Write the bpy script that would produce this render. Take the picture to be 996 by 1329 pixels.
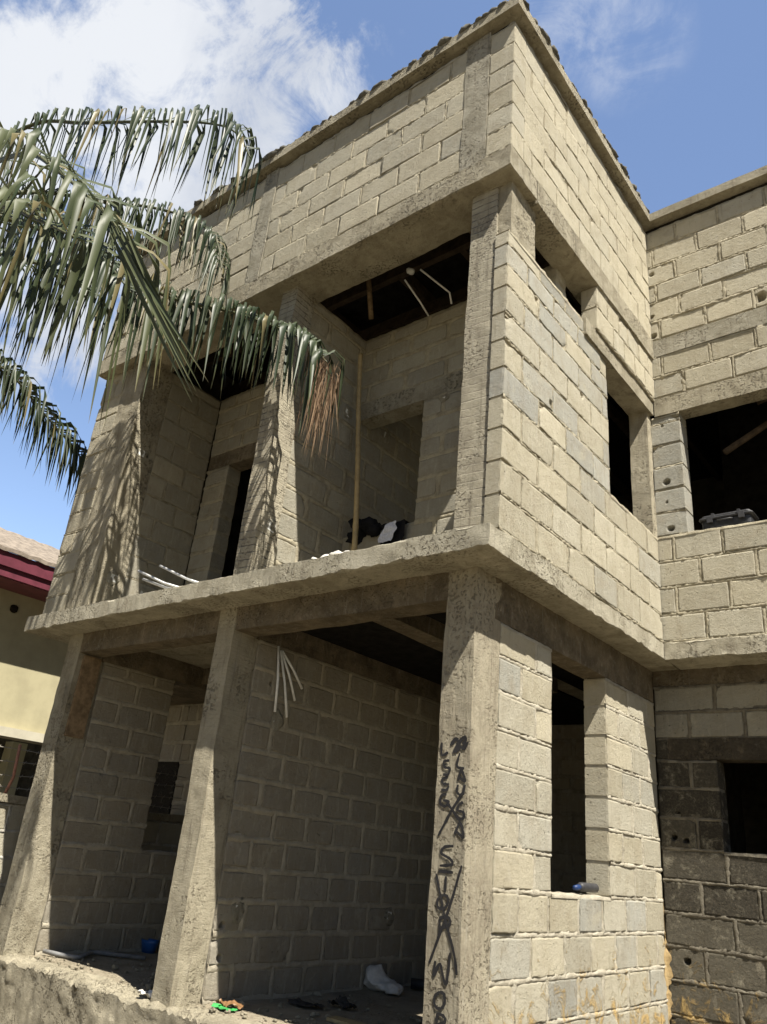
import bpy, math, random
import numpy as np
from mathutils import Vector, Matrix

SC = bpy.context.scene
COL = SC.collection
for o in list(bpy.data.objects):
    bpy.data.objects.remove(o)

# ------------------------------------------------------------------ camera
CAM = Vector((2.4346, -3.9, 1.6))
cd = bpy.data.cameras.new('camera')
cam = bpy.data.objects.new('camera', cd)
COL.objects.link(cam)
Rx = [[0.7830762, 0.6153465, 0.0902234], [-0.1859809, 0.3701268, -0.9101743], [-0.5934667, 0.695956, 0.4042802]]
m = Matrix(((Rx[0][0], -Rx[1][0], -Rx[2][0], CAM.x),
            (Rx[0][1], -Rx[1][1], -Rx[2][1], CAM.y),
            (Rx[0][2], -Rx[1][2], -Rx[2][2], CAM.z),
            (0, 0, 0, 1)))
cam.matrix_world = m
cd.sensor_fit = 'VERTICAL'
cd.sensor_height = 36.0
cd.lens = 36.0 * 1010.283 / 1329.0
cd.clip_start = 0.05
cd.clip_end = 2000
SC.camera = cam

# ------------------------------------------------------------------ light
SUN = Vector((0.59, -0.25, 1.0)).normalized()
EL = math.asin(SUN.z)
ROT = math.atan2(SUN.x, SUN.y)
world = bpy.data.worlds.new('World')
SC.world = world
world.use_nodes = True
wt = world.node_tree
wt.nodes.clear()
wo = wt.nodes.new('ShaderNodeOutputWorld')
bg = wt.nodes.new('ShaderNodeBackground')
sky = wt.nodes.new('ShaderNodeTexSky')
sky.sky_type = 'NISHITA'
sky.sun_disc = False
sky.sun_elevation = EL
sky.sun_rotation = ROT
sky.air_density = 1.0
sky.dust_density = 0.2
sky.ozone_density = 1.5
bg.inputs['Strength'].default_value = 0.055
geo = wt.nodes.new('ShaderNodeTexCoord')


def wn(t, **kw):
    n = wt.nodes.new(t)
    for k, v in kw.items():
        setattr(n, k, v)
    return n


def wmath(op, a, b=None, c=None, clamp=False):
    n = wn('ShaderNodeMath', operation=op, use_clamp=clamp)
    for i, x in enumerate((a, b, c)):
        if x is None:
            continue
        if isinstance(x, (int, float)):
            n.inputs[i].default_value = x
        else:
            wt.links.new(x, n.inputs[i])
    return n.outputs[0]


def wdot(vec):
    n = wn('ShaderNodeVectorMath', operation='DOT_PRODUCT')
    wt.links.new(geo.outputs['Generated'], n.inputs[0])
    n.inputs[1].default_value = vec
    return n.outputs['Value']


def wnoise(scale, detail, rough, dist=0.0, off=(0, 0, 0)):
    mp = wn('ShaderNodeMapping')
    mp.inputs['Location'].default_value = off
    wt.links.new(geo.outputs['Generated'], mp.inputs['Vector'])
    n = wn('ShaderNodeTexNoise')
    n.inputs['Scale'].default_value = scale
    n.inputs['Detail'].default_value = detail
    n.inputs['Roughness'].default_value = rough
    n.inputs['Distortion'].default_value = dist
    wt.links.new(mp.outputs[0], n.inputs['Vector'])
    return n.outputs['Fac']


def wramp(x, lo, hi):
    n = wn('ShaderNodeMapRange')
    n.interpolation_type = 'SMOOTHSTEP'
    n.inputs['From Min'].default_value = lo
    n.inputs['From Max'].default_value = hi
    wt.links.new(x, n.inputs['Value'])
    return n.outputs['Result']


def unit(v):
    return tuple(Vector(v).normalized())


big = wnoise(3.2, 9, 0.62, 0.5)
fine = wnoise(9.0, 8, 0.68, 0.8, (3, 1, 2))
turb = wmath('ADD', wmath('MULTIPLY', wmath('SUBTRACT', big, 0.5), 0.32),
             wmath('MULTIPLY', wmath('SUBTRACT', fine, 0.5), 0.16))
c1 = wramp(wmath('ADD', wdot(unit((-0.655, 0.235, 0.705))), turb), 0.945, 1.0)
c1b = wramp(wmath('ADD', wdot(unit((-0.525, 0.285, 0.80))), turb), 0.972, 1.012)
c1b = wmath('MULTIPLY', c1b, wramp(wdot(unit((-0.55, 0.26, 0.79))), 0.972, 0.990))
c2 = wramp(wmath('ADD', wdot(unit((-0.235, 0.497, 0.836))), turb), 0.985, 1.05)
c2 = wmath('MULTIPLY', c2, wramp(wdot(unit((-0.235, 0.497, 0.836))), 0.9965, 0.9995))
c3 = wramp(wmath('ADD', wdot(unit((-0.195, 0.550, 0.812))), turb), 0.985, 1.06)
c3 = wmath('MULTIPLY', c3, wramp(wdot(unit((-0.195, 0.550, 0.812))), 0.9970, 0.9996))
mask = wmath('MAXIMUM', c1, c1b)
mask = wmath('MAXIMUM', mask, wmath('MULTIPLY', wmath('MAXIMUM', c2, c3), 0.4))
dens = wramp(wnoise(2.4, 7, 0.6, 0.3, (7, 2, 5)), 0.25, 0.62)
mixc = wn('ShaderNodeMix', data_type='RGBA')
mixc.inputs[6].default_value = (4.8, 5.2, 6.0, 1)
mixc.inputs[7].default_value = (7.5, 7.7, 8.0, 1)
wt.links.new(dens, mixc.inputs[0])
tint = wn('ShaderNodeMix', data_type='RGBA', blend_type='MULTIPLY')
tint.inputs[0].default_value = 1.0
tint.inputs[7].default_value = (1.30, 1.22, 1.20, 1)
wt.links.new(sky.outputs[0], tint.inputs[6])
# added sky lobe: brighter ahead of the camera, dimmer elsewhere to cut ambient light
lobe = wmath('ADD', 0.60, wmath('MULTIPLY', wramp(wdot(unit((-0.62, 0.45, 0.62))), 0.25, 0.95), 1.02))
lob = wn('ShaderNodeVectorMath', operation='SCALE')
wt.links.new(tint.outputs[2], lob.inputs[0])
wt.links.new(lobe, lob.inputs['Scale'])
mixs = wn('ShaderNodeMix', data_type='RGBA')
wt.links.new(wmath('MULTIPLY', mask, 0.94), mixs.inputs[0])
wt.links.new(lob.outputs[0], mixs.inputs[6])
wt.links.new(mixc.outputs[2], mixs.inputs[7])
wt.links.new(mixs.outputs[2], bg.inputs['Color'])
wt.links.new(bg.outputs[0], wo.inputs['Surface'])

sd = bpy.data.lights.new('sun', 'SUN')
sd.energy = 5.0
sd.angle = math.radians(0.5)
sd.color = (1.0, 0.945, 0.84)
sun = bpy.data.objects.new('sun', sd)
COL.objects.link(sun)
sun.location = (20, -8, 34)
sun.rotation_euler = (-SUN).to_track_quat('-Z', 'Y').to_euler()

SC.view_settings.view_transform = 'Standard'
SC.view_settings.look = 'None'
SC.view_settings.gamma = 1.0
SC.view_settings.exposure = 1.12
SC.view_settings.use_curve_mapping = False
SC.cycles.max_bounces = 8
SC.cycles.diffuse_bounces = 5

# ------------------------------------------------------------------ helpers
rng = np.random.default_rng(11)
random.seed(5)


def _hash(ix, iy, iz):
    n = (ix * 374761393 + iy * 668265263 + iz * 2147483647 * 7 + 1274126177) & 0xFFFFFFFF
    n = ((n ^ (n >> 13)) * 1274126177) & 0xFFFFFFFF
    n = ((n ^ (n >> 16)) * 2246822519) & 0xFFFFFFFF
    return ((n ^ (n >> 15)) & 0xFFFFFF) / float(0xFFFFFF)


def vnoise(P, scale, seed=0):
    """value noise in -1..1 at the points P (n,3)"""
    Q = np.asarray(P, float) * scale + seed * 17.31
    I = np.floor(Q).astype(np.int64)
    F = Q - I
    F = F * F * (3 - 2 * F)
    r = 0
    for dx in (0, 1):
        wx = F[:, 0] if dx else 1 - F[:, 0]
        for dy in (0, 1):
            wy = F[:, 1] if dy else 1 - F[:, 1]
            for dz in (0, 1):
                wz = F[:, 2] if dz else 1 - F[:, 2]
                r = r + wx * wy * wz * _hash(I[:, 0] + dx, I[:, 1] + dy, I[:, 2] + dz)
    return r * 2 - 1


class MB:
    """collects shapes for ONE mesh object"""
    def __init__(self):
        self.v = []
        self.f = []
        self.m = []
        self.t = []
        self.s = []
        self.n = 0

    def add(self, verts, faces, mat=0, tone=(0.5, 0, 0), smooth=True):
        verts = np.asarray(verts, float)
        self.v.append(verts)
        o = self.n
        self.f += [tuple(i + o for i in f) for f in faces]
        self.m += [mat] * len(faces)
        self.s += [smooth] * len(faces)
        t = np.asarray(tone, float)
        if t.ndim == 1:
            t = np.tile(t, (len(verts), 1))
        self.t.append(t)
        self.n += len(verts)

    def box(self, lo, hi, mat=0, tone=(0.5, 0, 0), M=None):
        x0, y0, z0 = lo
        x1, y1, z1 = hi
        V = np.array([(x, y, z) for x in (x0, x1) for y in (y0, y1) for z in (z0, z1)], float)
        if M is not None:
            V = np.array([tuple(M @ Vector(p)) for p in V])
        self.add(V, [(0, 1, 3, 2), (4, 6, 7, 5), (0, 4, 5, 1), (2, 3, 7, 6), (0, 2, 6, 4), (1, 5, 7, 3)], mat, tone)

    def tube(self, pts, r, n=8, mat=0, tone=(0.5, 0, 0), cap=True):
        pts = [Vector(p) for p in pts]
        k = len(pts)
        rs = r if isinstance(r, (list, tuple)) else [r] * k
        V, F = [], []
        ref = Vector((0, 0, 1))
        for i, p in enumerate(pts):
            t = (pts[min(i + 1, k - 1)] - pts[max(i - 1, 0)]).normalized()
            if abs(t.dot(ref)) > 0.95:
                ref = Vector((1, 0, 0))
            a = t.cross(ref).normalized()
            b = a.cross(t)
            for j in range(n):
                th = 2 * math.pi * j / n
                V.append(p + rs[i] * (math.cos(th) * a + math.sin(th) * b))
        for i in range(k - 1):
            for j in range(n):
                F.append((i * n + j, i * n + (j + 1) % n, (i + 1) * n + (j + 1) % n, (i + 1) * n + j))
        if cap:
            F.append(tuple(range(n - 1, -1, -1)))
            F.append(tuple((k - 1) * n + j for j in range(n)))
        self.add([tuple(v) for v in V], F, mat, tone)

    def lump(self, c, r, mat=0, tone=(0.5, 0, 0), amp=0.35, n=6, seed=0):
        rx, ry, rz = r if isinstance(r, (tuple, list)) else (r, r, r)
        V, F = [], []
        for i in range(n + 1):
            ph = math.pi * i / n
            for j in range(2 * n):
                th = math.pi * j / n
                V.append((math.sin(ph) * math.cos(th), math.sin(ph) * math.sin(th), math.cos(ph)))
        V = np.array(V)
        s = 1 + amp * vnoise(V, 1.7, seed) + amp * 0.5 * vnoise(V, 4, seed + 1)
        V = V * s[:, None] * np.array((rx, ry, rz)) + np.array(c)
        for i in range(n):
            for j in range(2 * n):
                F.append((i * 2 * n + j, (i + 1) * 2 * n + j, (i + 1) * 2 * n + (j + 1) % (2 * n), i * 2 * n + (j + 1) % (2 * n)))
        self.add(V, F, mat, tone)

    def build(self, name, mats, parent=None, smooth=True, loc=None):
        V = np.concatenate(self.v) if self.v else np.zeros((0, 3))
        T = np.concatenate(self.t) if self.t else np.zeros((0, 3))
        org = np.array(loc if loc is not None else (tuple(wloc(parent)) if parent else (0, 0, 0)), float)
        me = bpy.data.meshes.new(name)
        me.from_pydata((V - org).tolist(), [], self.f)
        if not isinstance(mats, (list, tuple)):
            mats = [mats]
        for mt in mats:
            me.materials.append(mt)
        me.polygons.foreach_set('material_index', np.array(self.m, dtype=np.int32))
        me.polygons.foreach_set('use_smooth', np.array(self.s, dtype=bool) & smooth)
        a = me.attributes.new('tone', 'FLOAT_COLOR', 'POINT')
        a.data.foreach_set('color', np.concatenate([T, np.ones((len(T), 1))], 1).astype(np.float32).ravel())
        me.validate()
        me.update()
        ob = bpy.data.objects.new(name, me)
        COL.objects.link(ob)
        if parent is not None:
            ob.parent = parent
            ob.location = tuple(org - np.array(tuple(wloc(parent))))
        else:
            ob.location = tuple(org)
        return ob


def wloc(o):
    l = Vector(o.location)
    while o.parent is not None:
        o = o.parent
        l = l + Vector(o.location)
    return l


def tag(o, label=None, cat=None, group=None, kind=None):
    if label:
        o['label'] = label
    if cat:
        o['category'] = cat
    if group:
        o['group'] = group
    if kind:
        o['kind'] = kind
    return o


def empty(name, loc, label, cat, group=None):
    o = bpy.data.objects.new(name, None)
    o.empty_display_size = 0.3
    COL.objects.link(o)
    o.location = loc
    return tag(o, label, cat, group)


# ------------------------------------------------------------------ materials
class NT:
    def __init__(self, name):
        self.mat = bpy.data.materials.new(name)
        self.mat.use_nodes = True
        self.t = self.mat.node_tree
        self.b = self.t.nodes['Principled BSDF']
        self.tc = self.t.nodes.new('ShaderNodeTexCoord').outputs['Object']

    def n(self, t, **kw):
        x = self.t.nodes.new(t)
        for k, v in kw.items():
            setattr(x, k, v)
        return x

    def put(self, x, sock):
        if isinstance(x, (int, float)):
            sock.default_value = x
        elif isinstance(x, tuple):
            sock.default_value = x if len(x) == 4 else x + (1,)
        else:
            self.t.links.new(x, sock)

    def noise(self, scale, detail=5, rough=0.6, dist=0.0, stretch=None, off=None):
        v = self.tc
        if stretch or off:
            mp = self.n('ShaderNodeMapping')
            if stretch:
                mp.inputs['Scale'].default_value = stretch
            if off:
                mp.inputs['Location'].default_value = off
            self.t.links.new(v, mp.inputs['Vector'])
            v = mp.outputs[0]
        x = self.n('ShaderNodeTexNoise')
        x.inputs['Scale'].default_value = scale
        x.inputs['Detail'].default_value = detail
        x.inputs['Roughness'].default_value = rough
        x.inputs['Distortion'].default_value = dist
        self.t.links.new(v, x.inputs['Vector'])
        return x.outputs['Fac']

    def math(self, op, a, b=None, clamp=False):
        x = self.n('ShaderNodeMath', operation=op, use_clamp=clamp)
        self.put(a, x.inputs[0])
        if b is not None:
            self.put(b, x.inputs[1])
        return x.outputs[0]

    def ramp(self, x, lo, hi, a=0.0, b=1.0):
        r = self.n('ShaderNodeMapRange')
        r.interpolation_type = 'SMOOTHSTEP'
        r.inputs['From Min'].default_value = lo
        r.inputs['From Max'].default_value = hi
        r.inputs['To Min'].default_value = a
        r.inputs['To Max'].default_value = b
        self.t.links.new(x, r.inputs['Value'])
        return r.outputs['Result']

    def mix(self, f, a, b, blend='MIX'):
        x = self.n('ShaderNodeMix', data_type='RGBA', blend_type=blend)
        self.put(f, x.inputs[0])
        self.put(a, x.inputs[6])
        self.put(b, x.inputs[7])
        return x.outputs[2]

    def scale(self, col, f):
        x = self.n('ShaderNodeVectorMath', operation='SCALE')
        self.put(col, x.inputs[0])
        self.put(f, x.inputs['Scale'])
        return x.outputs[0]

    def attr(self):
        a = self.n('ShaderNodeAttribute', attribute_name='tone')
        s = self.n('ShaderNodeSeparateColor')
        self.t.links.new(a.outputs['Color'], s.inputs[0])
        return s.outputs[0], s.outputs[1], s.outputs[2]

    def bump(self, h, strength=0.5, dist=0.01, prev=None):
        x = self.n('ShaderNodeBump')
        x.inputs['Strength'].default_value = strength
        x.inputs['Distance'].default_value = dist
        self.put(h, x.inputs['Height'])
        if prev is not None:
            self.t.links.new(prev, x.inputs['Normal'])
        return x.outputs[0]

    def done(self, col, rough=0.95, normal=None, spec=0.2):
        self.put(col, self.b.inputs['Base Color'])
        self.put(rough, self.b.inputs['Roughness'])
        self.b.inputs['Specular IOR Level'].default_value = spec
        if normal is not None:
            self.t.links.new(normal, self.b.inputs['Normal'])
        return self.mat


def ochre(k, c):
    z = k.n('ShaderNodeSeparateXYZ')
    k.t.links.new(k.tc, z.inputs[0])
    low = k.ramp(z.outputs[2], 0.35, 1.55, 1.0, 0.0)
    v = k.math('ADD', k.noise(6, 7, 0.7, 0.8, off=(1, 4, 2)), k.math('MULTIPLY', low, 0.22))
    mk = k.math('MULTIPLY', k.ramp(v, 0.66, 0.80), k.ramp(z.outputs[2], 1.2, 1.6, 1.0, 0.0))
    return k.mix(k.math('MULTIPLY', mk, 0.9), c, k.mix(k.noise(40, 4, 0.7), (0.60, 0.43, 0.19), (0.42, 0.28, 0.10))), mk


def block_material(name, tan=(0.435, 0.395, 0.295), grey=(0.35, 0.345, 0.305), mud=False):
    k = NT(name)
    r, g, b = k.attr()
    c = k.mix(g, tan, grey)
    c = k.scale(c, k.ramp(r, 0.0, 1.0, 0.80, 1.14))
    blot = k.noise(5.5, 6, 0.65, 0.4)
    c = k.mix(k.ramp(blot, 0.40, 0.72, 0.0, 0.38), c, (0.27, 0.225, 0.15))
    c = k.mix(k.ramp(k.noise(14, 6, 0.7, 0.2, off=(4, 2, 1)), 0.5, 0.78, 0.0, 0.4), c, (0.47, 0.44, 0.37))
    dr = k.noise(8, 5, 0.7, 0.4, stretch=(2.6, 2.6, 0.35), off=(2, 7, 0))
    c = k.mix(k.ramp(dr, 0.52, 0.74, 0.0, 0.5), c, (0.50, 0.465, 0.375))
    dk = k.noise(6, 6, 0.72, 0.4, stretch=(2.4, 2.4, 0.3), off=(11, 3, 5))
    c = k.mix(k.ramp(dk, 0.54, 0.78, 0.0, 0.5), c, (0.20, 0.175, 0.13))
    sm = k.noise(3.1, 8, 0.75, 0.8, off=(6, 1, 8))
    c = k.mix(k.ramp(sm, 0.55, 0.66, 0.0, 0.45), c, (0.46, 0.42, 0.32))
    sp = k.noise(170, 3, 0.8)
    c = k.mix(k.ramp(sp, 0.60, 0.78, 0.0, 0.5), c, (0.18, 0.15, 0.11))
    c = k.mix(k.ramp(k.noise(120, 3, 0.8, off=(9, 1, 3)), 0.62, 0.8, 0.0, 0.45), c, (0.58, 0.54, 0.45))
    pm = k.math('MULTIPLY', b, k.ramp(k.noise(7, 8, 0.78, 0.6), 0.30, 0.50, 0.50, 1.0))
    c = k.mix(pm, c, k.mix(k.ramp(k.noise(60, 4, 0.7), 0.4, 0.8), (0.030, 0.026, 0.02), (0.085, 0.072, 0.052)))
    n = k.bump(k.noise(26, 8, 0.8), 0.85, 0.020)
    if mud:
        c, mk = ochre(k, c)
        n = k.bump(mk, 0.8, 0.02, n)
    n = k.bump(k.noise(120, 4, 0.8), 0.8, 0.007, n)
    pit = k.ramp(k.noise(48, 2, 0.5, off=(1, 6, 2)), 0.24, 0.33)
    n = k.bump(pit, 0.9, 0.012, n)
    c = k.scale(c, k.ramp(pit, 0.0, 1.0, 0.72, 1.0))
    return k.done(c, 0.95, n)


def mortar_material(name, col=(0.45, 0.405, 0.30), dark=(0.30, 0.265, 0.19), mud=False):
    k = NT(name)
    r, g, b = k.attr()
    c = k.mix(k.ramp(k.noise(9, 6, 0.65), 0.35, 0.7), col, dark)
    c = k.mix(k.ramp(k.noise(150, 3, 0.8), 0.6, 0.8, 0, 0.5), c, (0.58, 0.54, 0.45))
    c = k.mix(k.math('MULTIPLY', b, k.ramp(k.noise(12, 5, 0.7), 0.3, 0.6, 0.3, 1.0)), c, (0.06, 0.052, 0.04))
    if mud:
        c, mk = ochre(k, c)
    n = k.bump(k.noise(45, 6, 0.8), 1.0, 0.018)
    n = k.bump(k.noise(260, 3, 0.8), 0.6, 0.004, n)
    return k.done(c, 0.97, n)


def concrete_material(name, col=(0.46, 0.415, 0.31), dark=(0.30, 0.265, 0.19), boards=None, streak=True, bdepth=1.0, grain=False):
    k = NT(name)
    r, g, b = k.attr()
    c = k.mix(k.ramp(k.noise(4.5, 8, 0.68, 0.5), 0.34, 0.68), col, dark)
    c = k.mix(k.ramp(k.noise(16, 5, 0.7, off=(5, 5, 1)), 0.5, 0.8, 0, 0.45), c, (0.50, 0.46, 0.37))
    if streak:
        s = k.noise(7, 5, 0.7, 0.3, stretch=(3.2, 3.2, 0.22))
        c = k.mix(k.ramp(s, 0.5, 0.74, 0, 0.55), c, (0.17, 0.145, 0.11))
        s2 = k.noise(9, 5, 0.7, 0.3, stretch=(3.0, 3.0, 0.18), off=(3, 3, 0))
        c = k.mix(k.ramp(s2, 0.56, 0.78, 0, 0.45), c, (0.52, 0.49, 0.41))
    c = k.mix(k.ramp(k.noise(140, 3, 0.8), 0.6, 0.8, 0, 0.45), c, (0.17, 0.145, 0.11))
    n = k.bump(k.noise(20, 8, 0.82), 1.0, 0.030)
    n = k.bump(k.noise(95, 4, 0.8), 0.9, 0.009, n)
    hcm = k.ramp(k.noise(2.2, 4, 0.6, off=(3, 9, 1)), 0.46, 0.60)
    pit = k.math('MULTIPLY', k.ramp(k.noise(42, 2, 0.5, off=(2, 2, 7)), 0.46, 0.36), hcm)
    n = k.bump(k.math('SUBTRACT', 1.0, pit), 1.0, 0.02, n)
    c = k.mix(k.math('MULTIPLY', pit, 0.55), c, (0.14, 0.12, 0.085))
    if boards:
        mp = k.n('ShaderNodeMapping')
        mp.inputs['Rotation'].default_value = (math.radians(3), math.radians(-3), 0)
        k.t.links.new(k.tc, mp.inputs['Vector'])
        w = k.n('ShaderNodeTexWave', wave_type='BANDS', bands_direction='Z', wave_profile='SAW')
        w.inputs['Scale'].default_value = boards
        w.inputs['Distortion'].default_value = 0.7
        w.inputs['Detail'].default_value = 3
        w.inputs['Detail Scale'].default_value = 2.2
        k.t.links.new(mp.outputs[0], w.inputs['Vector'])
        gro = k.ramp(w.outputs['Fac'], 0.80, 0.97)
        br = k.ramp(k.noise(12, 4, 0.7, off=(8, 0, 3)), 0.35, 0.6, 0.1, 1.0)
        gro = k.math('MULTIPLY', gro, br)
        c = k.mix(k.math('MULTIPLY', gro, 0.55 * bdepth), c, (0.13, 0.11, 0.08))
        n = k.bump(k.math('SUBTRACT', 1.0, gro), 0.7 * bdepth, 0.012, n)
    if grain:
        mp = k.n('ShaderNodeMapping')
        mp.inputs['Rotation'].default_value = (0, math.radians(28), 0)
        mp.inputs['Scale'].default_value = (5.0, 2.0, 0.35)
        k.t.links.new(k.tc, mp.inputs['Vector'])
        w = k.n('ShaderNodeTexNoise')
        w.inputs['Scale'].default_value = 9
        w.inputs['Detail'].default_value = 5
        k.t.links.new(mp.outputs[0], w.inputs['Vector'])
        n = k.bump(w.outputs['Fac'], 0.8, 0.018, n)
        c = k.mix(k.ramp(w.outputs['Fac'], 0.5, 0.75, 0, 0.3), c, (0.18, 0.155, 0.115))
    c = k.mix(k.math('MULTIPLY', b, k.ramp(k.noise(14, 6, 0.75, 0.5), 0.3, 0.55, 0.5, 1.0)), c, (0.035, 0.03, 0.024))
    return k.done(c, 0.95, n)


def simple(name, col, rough=0.6, spec=0.4, var=0.25, nscale=30, bump=0.2, bdist=0.003, metal=0.0):
    k = NT(name)
    c = k.mix(k.ramp(k.noise(nscale, 5, 0.65), 0.3, 0.75), tuple(min(1, x * (1 + var)) for x in col), tuple(x * (1 - var) for x in col))
    n = k.bump(k.noise(nscale * 3, 4, 0.7), bump, bdist)
    k.b.inputs['Metallic'].default_value = metal
    return k.done(c, rough, n, spec)


M = {}
M['block'] = block_material('sandcrete_block')
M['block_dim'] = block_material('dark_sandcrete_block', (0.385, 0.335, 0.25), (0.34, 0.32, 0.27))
M['block_mud'] = block_material('mud_splashed_block', mud=True)
M['mortar_mud'] = mortar_material('mud_splashed_mortar', (0.52, 0.48, 0.385), (0.38, 0.34, 0.26), mud=True)
M['mortar_grey_mud'] = mortar_material('mud_splashed_grey_mortar', (0.24, 0.215, 0.165), (0.12, 0.105, 0.08), mud=True)
M['mortar'] = mortar_material('mortar')
M['mortar_pale'] = mortar_material('pale_mortar', (0.52, 0.47, 0.37), (0.38, 0.335, 0.25))
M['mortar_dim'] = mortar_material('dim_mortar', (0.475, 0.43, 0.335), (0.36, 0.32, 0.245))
M['mortar_white'] = mortar_material('whitish_mortar', (0.58, 0.56, 0.50), (0.36, 0.33, 0.27))
M['mortar_grey'] = mortar_material('grey_mortar', (0.34, 0.31, 0.25), (0.20, 0.18, 0.14))
M['concrete'] = concrete_material('concrete')
M['concrete_board'] = concrete_material('board_marked_concrete', (0.50, 0.455, 0.345), (0.37, 0.33, 0.25), boards=4.7, bdepth=1.45)
M['concrete_board_fine'] = concrete_material('fine_board_marked_concrete', (0.49, 0.44, 0.325), (0.35, 0.31, 0.225), boards=9.5, bdepth=0.28)
M['concrete_grain'] = concrete_material('wood_grained_concrete', (0.48, 0.43, 0.32), (0.35, 0.305, 0.225), grain=True)
M['concrete_dark'] = concrete_material('dark_concrete', (0.25, 0.205, 0.14), (0.13, 0.105, 0.07))  # darker brown tone of the cast concrete, for beams and some lintels
M['concrete_grey'] = concrete_material('grey_concrete', (0.42, 0.39, 0.31), (0.28, 0.255, 0.19))
M['crumbled'] = concrete_material('crumbled_concrete', (0.47, 0.42, 0.31), (0.31, 0.275, 0.20), streak=False)
M['concrete_slab'] = concrete_material('slab_edge_concrete', (0.54, 0.50, 0.39), (0.35, 0.315, 0.235))
M['floor'] = concrete_material('dusty_floor', (0.44, 0.38, 0.28), (0.33, 0.285, 0.205), streak=False)
M['dark_wall'] = simple('shade_dark_render', (0.085, 0.075, 0.06), 0.95, 0.1, 0.4, 6, 0.5, 0.01)  # dark tone stands in for the shade inside rooms and under the porch
M['soot_shade'] = simple('black_soot_shade', (0.012, 0.011, 0.010), 0.9, 0.1, 0.6, 9, 0.6, 0.01)  # black of the sooty ceiling sheets; on the wing's inner wall it paints shade
M['wood'] = simple('old_timber', (0.20, 0.14, 0.08), 0.85, 0.2, 0.4, 14, 0.5, 0.004)
M['wood_dark'] = simple('dark_timber', (0.05, 0.036, 0.024), 0.9, 0.2, 0.4, 14, 0.5, 0.004)
M['bamboo'] = simple('dry_bamboo', (0.33, 0.25, 0.125), 0.55, 0.4, 0.25, 12, 0.2, 0.002)
M['pvc'] = simple('white_pvc', (0.72, 0.72, 0.70), 0.45, 0.4, 0.10, 25, 0.1, 0.001)
M['pvc_grey'] = simple('grey_pvc', (0.20, 0.20, 0.20), 0.5, 0.4, 0.2, 25, 0.1, 0.001)
M['box_white'] = simple('socket_plastic', (0.68, 0.68, 0.64), 0.5, 0.4, 0.1, 40, 0.1, 0.001)
M['paint'] = simple('black_spray_paint', (0.022, 0.021, 0.022), 0.7, 0.3, 0.3, 60, 0.3, 0.002)
def spray():
    k = NT('black_spray_paint')
    a_ = k.ramp(k.noise(55, 5, 0.75), 0.24, 0.38, 0.72, 1.0)
    k.put(a_, k.b.inputs['Alpha'])
    return k.done((0.022, 0.021, 0.022), 0.75, None, 0.25)


M['paint'] = spray()
M['black_cloth'] = simple('black_cloth', (0.012, 0.012, 0.014), 0.95, 0.1, 0.3, 60, 0.4, 0.003)
M['white_cloth'] = simple('white_printed_cloth', (0.50, 0.52, 0.60), 0.9, 0.1, 0.15, 60, 0.4, 0.003)
M['case'] = simple('black_plastic', (0.022, 0.023, 0.026), 0.5, 0.45, 0.3, 30, 0.1, 0.001)
M['case_edge'] = simple('scuffed_plastic', (0.035, 0.035, 0.038), 0.55, 0.45, 0.3, 30, 0.2, 0.001)
M['blue_dark'] = simple('dark_blue_plastic', (0.012, 0.035, 0.12), 0.5, 0.4, 0.15, 20, 0.1, 0.001)
M['blue'] = simple('blue_plastic', (0.02, 0.09, 0.28), 0.4, 0.5, 0.15, 20, 0.1, 0.001)
M['rag'] = simple('dusty_black_cloth', (0.045, 0.042, 0.038), 0.95, 0.1, 0.4, 40, 0.4, 0.003)
M['green_plastic'] = simple('green_wrapper', (0.05, 0.30, 0.08), 0.35, 0.5, 0.3, 25, 0.3, 0.003)
M['brown_foil'] = simple('brown_foil', (0.20, 0.11, 0.05), 0.4, 0.5, 0.3, 25, 0.3, 0.003)
M['sack'] = simple('white_plastic_sheet', (0.60, 0.58, 0.53), 0.5, 0.4, 0.15, 18, 0.4, 0.006)
M['mud'] = mortar_material('ochre_mud', (0.50, 0.37, 0.19), (0.38, 0.26, 0.12))
M['ground'] = concrete_material('sandy_soil', (0.27, 0.225, 0.15), (0.16, 0.135, 0.09), streak=False)
M['cream'] = simple('cream_render', (0.37, 0.335, 0.215), 0.9, 0.2, 0.10, 2.5, 0.3, 0.004)
M['maroon'] = simple('maroon_metal', (0.125, 0.030, 0.045), 0.4, 0.5, 0.2, 6, 0.05, 0.001)
M['tile'] = simple('stone_coated_tile', (0.20, 0.168, 0.135), 0.9, 0.2, 0.35, 9, 0.6, 0.01)
M['white_trim'] = simple('off_white_trim', (0.45, 0.42, 0.33), 0.8, 0.2, 0.1, 5, 0.2, 0.003)
M['rust'] = simple('rusty_iron', (0.36, 0.17, 0.11), 0.8, 0.3, 0.3, 30, 0.4, 0.003)
M['wire'] = simple('dull_wire', (0.25, 0.23, 0.19), 0.6, 0.4, 0.2, 30, 0.1, 0.001)
M['debris'] = simple('roof_debris', (0.10, 0.095, 0.08), 0.9, 0.2, 0.5, 12, 0.6, 0.01)
M['hole'] = simple('dark_hollow', (0.02, 0.017, 0.013), 1.0, 0.0, 0.3, 20, 0.3, 0.003)


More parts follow.
